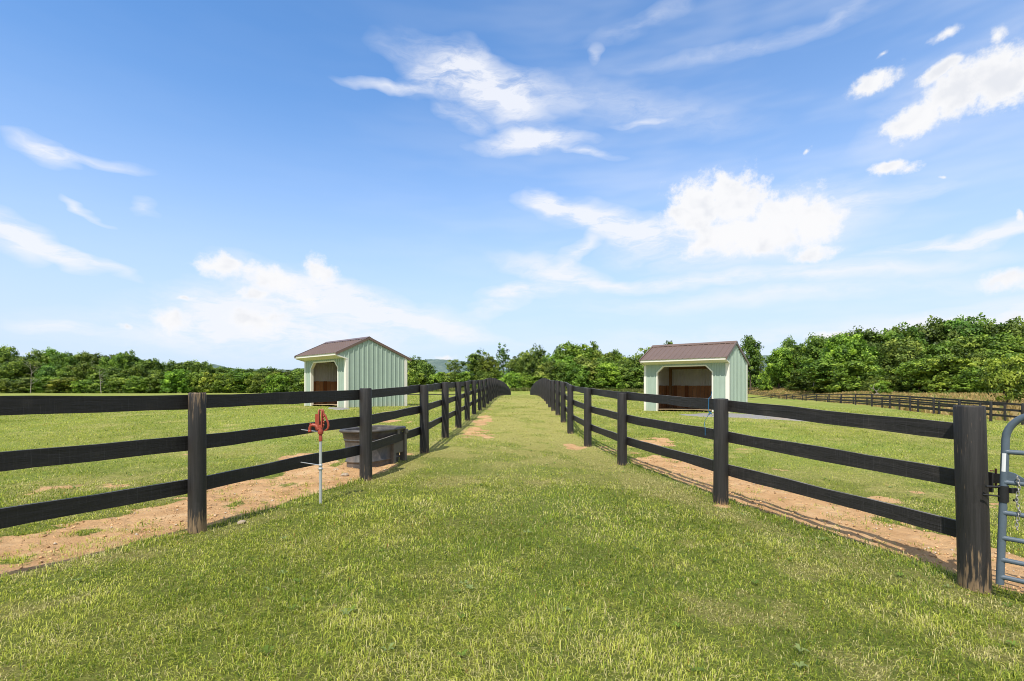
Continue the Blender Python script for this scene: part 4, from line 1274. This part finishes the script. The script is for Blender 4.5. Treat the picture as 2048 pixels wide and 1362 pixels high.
tree_row([1620,1665,1745,1785,1830,1875,1920,1965,2010,2055,2100], I([1620,1745,1830,1920,2100],[728,722,712,702,702]), lambda p: float(np.interp(p, [1620,1700,2100],[188,150,140])), lambda p: 76, ['bushy','round'],
         "{} tree from the left in the right wood's lower middle row", 'trees of the right wood', tints(MD, BR, OL, MD), 12)
tree_row([1600,1632,1662,1690,1722,1752,1784,1812,1840,1866,1896,1924,1950,1980,2010,2042,2075,2105], I([1600,1690,1782,1900,2090],[752,750,748,745,740]), lambda p: float(np.interp(p, [1600,1648,1700,1900,2100],[186,170,138,116,108])), lambda p: 50, ['low','bushy'],
         "{} bush from the left along the right wood's meadow edge", 'bushes along the right wood', tints(MD, BR, DK, OL), 12)
# dead trees
def dead(px, top, Z, label, seed, r0=.07, lean=0):
    x = (px-1024)/1024*Z; gz = H(x, Z); h = (780-top)*Z/1024 + CAM_H - gz
    me = trunk_mesh('dead_tree', seed, h, r0, None, 8, .3, 'deadwood', .95)
    o = bpy.data.objects.new('dead_tree', me); C.objects.link(o); o.location = (x, Z, gz); o.rotation_euler = (lean, 0, seed)
    tag(o, label, 'dead tree', 'bare dead trees')
dead(61, 722, 98, 'slender bare dead tree in front of the left wood near the left edge', 3)
dead(203, 735, 99, 'bare grey dead tree with forked limbs amid the left wood', 8)
dead(1628, 733, 176, 'pale bare dead tree at the meadow edge, right wood', 12, .25)
def fallen():
    Z = 112; x = (1754-1024)/1024*Z; gz = H(x, Z); mb = MB()
    mb.tube([(-3.2,0,.1),(-1.2,0,.55),(.3,.2,.9),(1.2,.3,.5),(1.8,.3,-.2)], [.06,.14,.2,.24,.22], 8)
    mb.tube([(.3,.2,.9),(-.3,0,1.9),(-1.0,.1,2.7),(-1.3,0,3.8),(-.7,0,5.0)], [.17,.14,.11,.08,.03], 7)
    mb.tube([(-1.0,.1,2.7),(-2.0,0,3.1),(-2.6,.2,3.9)], [.09,.06,.02], 6); mb.tube([(-.3,0,1.9),(.6,0,2.6),(.9,.1,3.3)], [.08,.05,.02], 6)
    o = mb.build('fallen_tree', M['deadwood'], None, True); o.location = (x, Z, gz); o.scale = (.62,.62,.55)
    tag(o, 'bleached fallen dead tree with upturned limbs at the meadow edge', 'dead tree')
fallen()

# ------------------------------------------------------------------ dry meadow grass and rough weeds along the trees
def tufts(name, label, x, y, h, w, cols, seed):
    g = np.random.default_rng(seed); n = len(x); z = Hn(x, y)
    per = 4
    X = np.repeat(x, per) + g.normal(0, .12, n*per); Y = np.repeat(y, per) + g.normal(0, .12, n*per); Zz = np.repeat(z, per)
    hh = h*(.5 + g.random(n*per)); az = g.random(n*per)*6.28; sw = w*(.5+g.random(n*per)); le = g.normal(0, .25, (n*per, 2))
    S = np.c_[np.cos(az)*sw, np.sin(az)*sw, np.zeros(n*per)]
    P = np.c_[X, Y, Zz]; T = P + np.c_[le*hh[:,None], hh]
    V = np.concatenate([P-S, P+S, T]); i = np.arange(n*per)
    ci = np.repeat(g.integers(0, len(cols), n), per); c = np.array(cols)[ci]*(.75+.5*g.random((n*per,1)))
    o = mesh_np(name, V, tri=np.c_[i, i+n*per, i+2*n*per], mat=M['blade'], attrs=dict(bcol=np.concatenate([c*.8,c*.8,c])))
    tag(o, label, 'grass', None, 'stuff')
g = np.random.default_rng(9)
x = g.uniform(20, 160, 60000); y = g.uniform(40, 230, 60000)
k = (meadow_mask(x, y) > .5) & (np.arctan2(x, y) < .85); x, y = x[k], y[k]
tufts('meadow_grass', 'tall dry tan meadow grass between the paddock fences and the right wood', x[:16000], y[:16000], .42, .14, [(.52,.38,.16),(.60,.46,.21),(.40,.29,.12),(.28,.30,.09)], 3)
x = g.uniform(-45, 45, 5000); y = g.uniform(146, 156, 5000)
tufts('tall_weeds', 'rough green weeds growing along the foot of the far trees', x, y, .7, .18, [(.16,.19,.05),(.12,.17,.035),(.26,.24,.09)], 4)

# ------------------------------------------------------------------ far hills
def hills():
    D = 2600.0
    px = [-700,-300,0,200,350,430,470,560,620,720,830,880,920,960,1010,1060,1150,1280,1400,1500,1540,1600,1800,2200,2700]
    py = [716,722,728,731,733,731,737,738,735,726,721,718,720,726,735,744,742,731,721,711,710,715,720,716,712]
    cols = np.linspace(-700, 2700, 700); top = np.interp(cols, px, py)
    top = top + (fbm(cols, cols*0, .012, 4, 3)-.5)*7
    rows = []; m = 26
    for j in range(m):
        t = j/(m-1); d = D - 900*(1-t)
        z = (780-top)*D/1024*(t**.8) + CAM_H - 4*(1-t)
        xx = (cols-1024)/1024*D
        z = z + (fbm(xx, np.full_like(xx, d), .03, 4, 12)-.5)*14*t
        rows.append(np.c_[xx, np.full_like(xx, d), z])
    V = np.concatenate(rows); n = len(cols)
    ii = np.arange((m-1)*n).reshape(m-1, n)[:, :-1].ravel()
    t = NT('wooded_hill'); ob = t.coord('Object')
    a = t.noise(ob, .055, 5, .65); b = t.noise(ob, .004, 3, .5)
    c = t.ramp(a, [(.34, (.085,.135,.130)), (.5, (.145,.20,.175)), (.68, (.24,.29,.235))])  # distance haze put into the colour as a blue-green cast
    c = t.mix(t.math('MULTIPLY', b, .5), c, (.135,.195,.20))
    t.col(c); t.p(Roughness=1.0, Specular_IOR_Level=0.0); t.bump(a, .8, 14)
    o = mesh_np('hills', V, quad=np.c_[ii, ii+1, ii+n+1, ii+n], mat=t.m, smooth=True)
    tag(o, 'hazy blue green wooded ridge on the horizon', None, None, 'structure')
hills()

# ------------------------------------------------------------------ sky, clouds, sun
SUN_EL = R(54.5); SUN_AZ = math.atan2(-.33, -.944)      # azimuth measured from +Y towards +X
def world():
    w = bpy.data.worlds.new('World'); scene.world = w; w.use_nodes = True
    T = w.node_tree; N = T.nodes; Lk = T.links; N.clear()
    out = N.new('ShaderNodeOutputWorld'); bg = N.new('ShaderNodeBackground'); bg.inputs['Strength'].default_value = .1
    Lk.new(bg.outputs[0], out.inputs[0])
    sky = N.new('ShaderNodeTexSky'); sky.sky_type = 'NISHITA'; sky.sun_disc = False
    sky.sun_elevation = SUN_EL; sky.sun_rotation = SUN_AZ % (2*PI)
    sky.altitude = 120; sky.air_density = 1.0; sky.dust_density = .6; sky.ozone_density = 1.6
    t = NT.__new__(NT); t.t = T; t.n = N; t.l = Lk
    geo = t.coord('Generated')
    sep = N.new('ShaderNodeSeparateXYZ'); Lk.new(geo, sep.inputs[0])
    az = t.math('ARCTAN2', sep.outputs[0], sep.outputs[1]); el = t.math('ARCSINE', sep.outputs[2])
    cmb = N.new('ShaderNodeCombineXYZ'); Lk.new(az, cmb.inputs[0]); Lk.new(el, cmb.inputs[1])
    V = cmb.outputs[0]
    def ang(px, py):
        x, y, z = px-1024, 1024, 780-py; l = math.sqrt(x*x+y*y+z*z)
        return math.atan2(x, y), math.asin(z/l)
    def vadd(v, noise_col, amp):
        s = N.new('ShaderNodeVectorMath'); s.operation = 'SUBTRACT'; Lk.new(noise_col, s.inputs[0]); s.inputs[1].default_value = (.5,.5,.5)
        m = N.new('ShaderNodeVectorMath'); m.operation = 'MULTIPLY_ADD'; Lk.new(s.outputs[0], m.inputs[0]); m.inputs[1].default_value = (amp[0], amp[1], 0); Lk.new(v, m.inputs[2])
        return m.outputs[0]
    def noisec(v, scale, detail, rough, mp=None):
        n = N.new('ShaderNodeTexNoise'); n.inputs['Scale'].default_value = scale; n.inputs['Detail'].default_value = detail; n.inputs['Roughness'].default_value = rough
        Lk.new(t.mapping(v, *mp) if mp else v, n.inputs['Vector']); return n
    wc0 = vadd(V, noisec(V, 9, 4, .62).outputs['Color'], (.075,.055))     # cumulus warp
    ws0 = vadd(V, noisec(V, 6, 3, .62, ((1,2.2,1),)).outputs['Color'], (.13,.055))  # cirrus warp
    rots = {}
    def rotated(v, key, deg):
        if (key, deg) not in rots:
            rots[(key, deg)] = v if deg == 0 else t.mapping(v, (1,1,1), (0,0,0), (0,0,R(-deg)))
        return rots[(key, deg)]
    def ell(v, key, px, py, rx, ry, rot=0):
        deg = int(round(rot/12.0))*12
        a, e = ang(px, py); a1, _ = ang(px+rx, py); a0, _ = ang(px-rx, py); _, e1 = ang(px, py-ry); _, e0 = ang(px, py+ry)
        sx, sy = 2/(a1-a0), 2/(e1-e0); c_, s_ = math.cos(R(deg)), math.sin(R(deg))
        ra, re = a*c_ + e*s_, -a*s_ + e*c_
        m = N.new('ShaderNodeVectorMath'); m.operation = 'MULTIPLY_ADD'; Lk.new(rotated(v, key, deg), m.inputs[0])
        m.inputs[1].default_value = (sx, sy, 0); m.inputs[2].default_value = (-ra*sx, -re*sy, 0)
        l = N.new('ShaderNodeVectorMath'); l.operation = 'LENGTH'; Lk.new(m.outputs[0], l.inputs[0])
        return l.outputs['Value']
    def field(v, key, blobs):
        acc = None
        for (px, py, rx, ry, rot, amp) in blobs:
            d = t.math('MULTIPLY_ADD', ell(v, key, px, py, rx, ry, rot), -1.0, amp)
            acc = d if acc is None else t.math('MAXIMUM', acc, d)
        return acc
    def fsum(v, key, blobs):
        acc = None
        for (px, py, rx, ry, rot, amp) in blobs:
            d = t.math('MULTIPLY_ADD', ell(v, key, px, py, rx*1.35, ry*1.35, rot), -amp, amp, clamp=True)
            acc = d if acc is None else t.math('ADD', acc, d)
        return acc
    cum = [(1395,415,92,74,0,1),(1470,405,84,70,0,1),(1560,430,110,62,0,1),(1630,450,72,64,0,1),(1500,470,160,50,0,1),(1400,500,70,30,24,.85),(1625,500,70,26,0,.85),(1455,372,42,36,0,1),
           (1990,165,105,70,0,1.1),(1905,195,100,54,12,1.05),(1830,238,96,38,12,1.05),(1880,150,60,24,12,.9),(1748,168,70,28,12,1.0),(1990,78,32,42,-24,.74),(1893,70,50,20,12,.74),(1768,108,38,12,12,.65),
           (1775,338,74,20,0,.85),(1885,345,38,8,-24,.6),(2006,560,64,28,0,.9),(1618,298,22,17,0,.5),(2050,430,20,30,0,.7),
           (1930,640,170,26,0,1),(1690,674,110,16,0,.95),(2050,630,90,34,0,.9),
           (450,530,66,28,-12,1.1),(540,560,80,34,-12,1.05),(640,540,48,34,-36,1.0),(505,590,44,16,0,.95),(340,642,52,34,-12,1.1),(365,592,34,9,0,.8),(520,640,76,32,0,1.0),(620,590,60,26,-12,.9),(247,650,18,11,0,.7),
           (890,712,44,9,0,.8),(60,712,50,8,0,.7)]
    fc = field(wc0, 'c', cum)
    d1 = noisec(V, 26, 6, .68).outputs['Fac']
    fc2 = t.math('ADD', fc, t.math('MULTIPLY', t.math('SUBTRACT', d1, .5), 1.7))
    low = t.math('MAXIMUM', t.maprange(el, .10, .30, .80, .52), t.maprange(el, .40, .54, .4, .90))
    dm = N.new('ShaderNodeMapRange'); dm.interpolation_type = 'SMOOTHSTEP'; Lk.new(fc2, dm.inputs['Value']); dm.inputs['From Min'].default_value = -.02; Lk.new(low, dm.inputs['From Max'])
    dc = dm.outputs[0]
    # feathery high cloud
    cir = [(960,165,170,52,-12,.75),(890,150,90,40,12,.6),(1010,195,110,46,-36,.7),(1060,288,110,22,0,1.1),(930,235,56,18,-12,.5),(1190,312,54,8,-12,.7),(770,178,80,10,0,.6),(1250,215,230,40,-12,.28),
           (1170,430,110,30,-12,1.2),(1095,405,36,24,-24,.9),(1300,462,130,32,-12,1.0),(1000,600,70,24,24,.8),(1120,545,120,20,-12,.8),(1155,500,50,18,36,.8),(1080,572,80,16,12,.6),(1400,560,330,13,0,.75),(1700,548,240,13,0,.65),(1560,592,420,18,0,.5),
           (35,465,84,42,-24,1.25),(125,505,90,20,-24,1.1),(205,525,70,10,-24,.6),(90,300,64,20,-12,.75),(180,318,100,10,0,.5),(192,415,46,8,-36,.7),(288,410,24,14,-36,.5),
           (710,605,230,36,-12,1.05),(640,585,110,40,-12,.75),(560,645,260,54,0,.75),(820,645,220,20,-12,.8),(120,655,80,12,0,.6),(460,610,130,50,0,.7),(560,675,380,36,0,.6),
           (1890,486,170,12,0,1.0),(2010,466,110,22,12,.9),(1755,402,130,14,0,.6),(1290,35,120,20,12,.22),(1500,92,260,16,0,.24),(1700,16,60,14,12,.22),(1182,115,12,22,0,.4),(1280,248,60,6,0,.4),
           (1870,655,260,30,12,.9),(1640,430,120,70,0,.6),(1420,480,190,54,0,.8),(1880,200,170,60,24,.35),(1500,680,400,30,0,.4)]
    fs = fsum(ws0, 's', cir)
    s1 = noisec(ws0, 8, 5, .68, ((1,3.4,1),(0,0,0),(0,0,.12))).outputs['Fac']
    s2 = noisec(V, 3.0, 3, .6, ((1,5,1),)).outputs['Fac']
    ds = t.math('MULTIPLY', fs, t.maprange(s1, .30, .66, .25, 1.45), clamp=True)
    ds = t.math('POWER', ds, .85)
    # thin high veil, denser to the right and low down
    veil = t.math('MULTIPLY', t.maprange(s2, .36, .72, .25, 1), t.maprange(az, -.5, .5, .03, .34))
    veil = t.math('MULTIPLY', veil, t.maprange(el, .75, .15, .6, 1.0))
    # colours
    hz = t.maprange(el, .66, -.02)                                 # clear deep blue above, milky at the horizon
    base = t.mix(t.math('MULTIPLY_ADD', t.math('POWER', hz, 1.5), .89, .05), t.mix(1.0, sky.outputs[0], (SK[0],SK[1],SK[2]), 'MULTIPLY'), HZ)
    sh = noisec(wc0, 13, 3, .6).outputs['Fac']
    ccol = t.mix(t.math('MULTIPLY', t.maprange(sh, .44, .64), t.maprange(fc2, .3, .9)), (9.7,9.7,9.85), (8.25,8.45,8.95))
    c = t.mix(veil, base, (9.3,9.6,10.2))
    c = t.mix(t.math('MULTIPLY', ds, .90), c, (9.25,9.45,10.1))
    c = t.mix(t.math('MULTIPLY', dc, .98), c, ccol)
    hi = t.math('MULTIPLY', t.maprange(el, .68, .95), .75)         # unseen pale veil overhead, added to whiten the ambient light
    bk = t.math('MULTIPLY', t.maprange(t.math('ABSOLUTE', az), .95, 1.5), .6)  # same added veil behind the camera, out of view
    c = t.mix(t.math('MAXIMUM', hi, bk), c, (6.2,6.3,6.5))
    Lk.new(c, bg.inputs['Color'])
    w.cycles.sampling_method = 'MANUAL'; w.cycles.sample_map_resolution = 512
SK = (.99, 1.84, 2.50); HZ = (7.0, 8.0, 9.65)
world()
sd = bpy.data.lights.new('sun', 'SUN'); sd.energy = 4.9; sd.angle = R(.5); sd.color = (1.0, .94, .83)
so = bpy.data.objects.new('sun', sd); C.objects.link(so)
to_sun = Vector((math.sin(SUN_AZ)*math.cos(SUN_EL), math.cos(SUN_AZ)*math.cos(SUN_EL), math.sin(SUN_EL)))
so.rotation_euler = (-to_sun).to_track_quat('-Z', 'Y').to_euler(); so.location = to_sun*60

# ------------------------------------------------------------------ camera and render settings
cd = bpy.data.cameras.new('camera'); cam = bpy.data.objects.new('camera', cd); C.objects.link(cam)
cam.location = (0, 0, CAM_H); cam.rotation_euler = (PI/2, 0, 0)
cd.lens = 18; cd.sensor_width = 36; cd.sensor_fit = 'HORIZONTAL'; cd.shift_y = 99/2048; cd.clip_start = .05; cd.clip_end = 20000
scene.camera = cam
scene.render.engine = 'CYCLES'
scene.view_settings.view_transform = 'Standard'; scene.view_settings.look = 'None'; scene.view_settings.exposure = 0; scene.view_settings.gamma = 1
scene.cycles.sample_clamp_indirect = 4.0; scene.cycles.use_adaptive_sampling = True; scene.cycles.adaptive_threshold = .006; scene.cycles.max_bounces = 6; scene.cycles.diffuse_bounces = 3; scene.cycles.glossy_bounces = 2; scene.cycles.transmission_bounces = 3
try:
    scene.cycles.use_denoising = True; scene.cycles.denoiser = 'OPENIMAGEDENOISE'
    scene.cycles.denoising_input_passes = 'RGB_ALBEDO_NORMAL'; scene.cycles.denoising_prefilter = 'ACCURATE'; scene.cycles.filter_width = 1.0
except Exception: pass
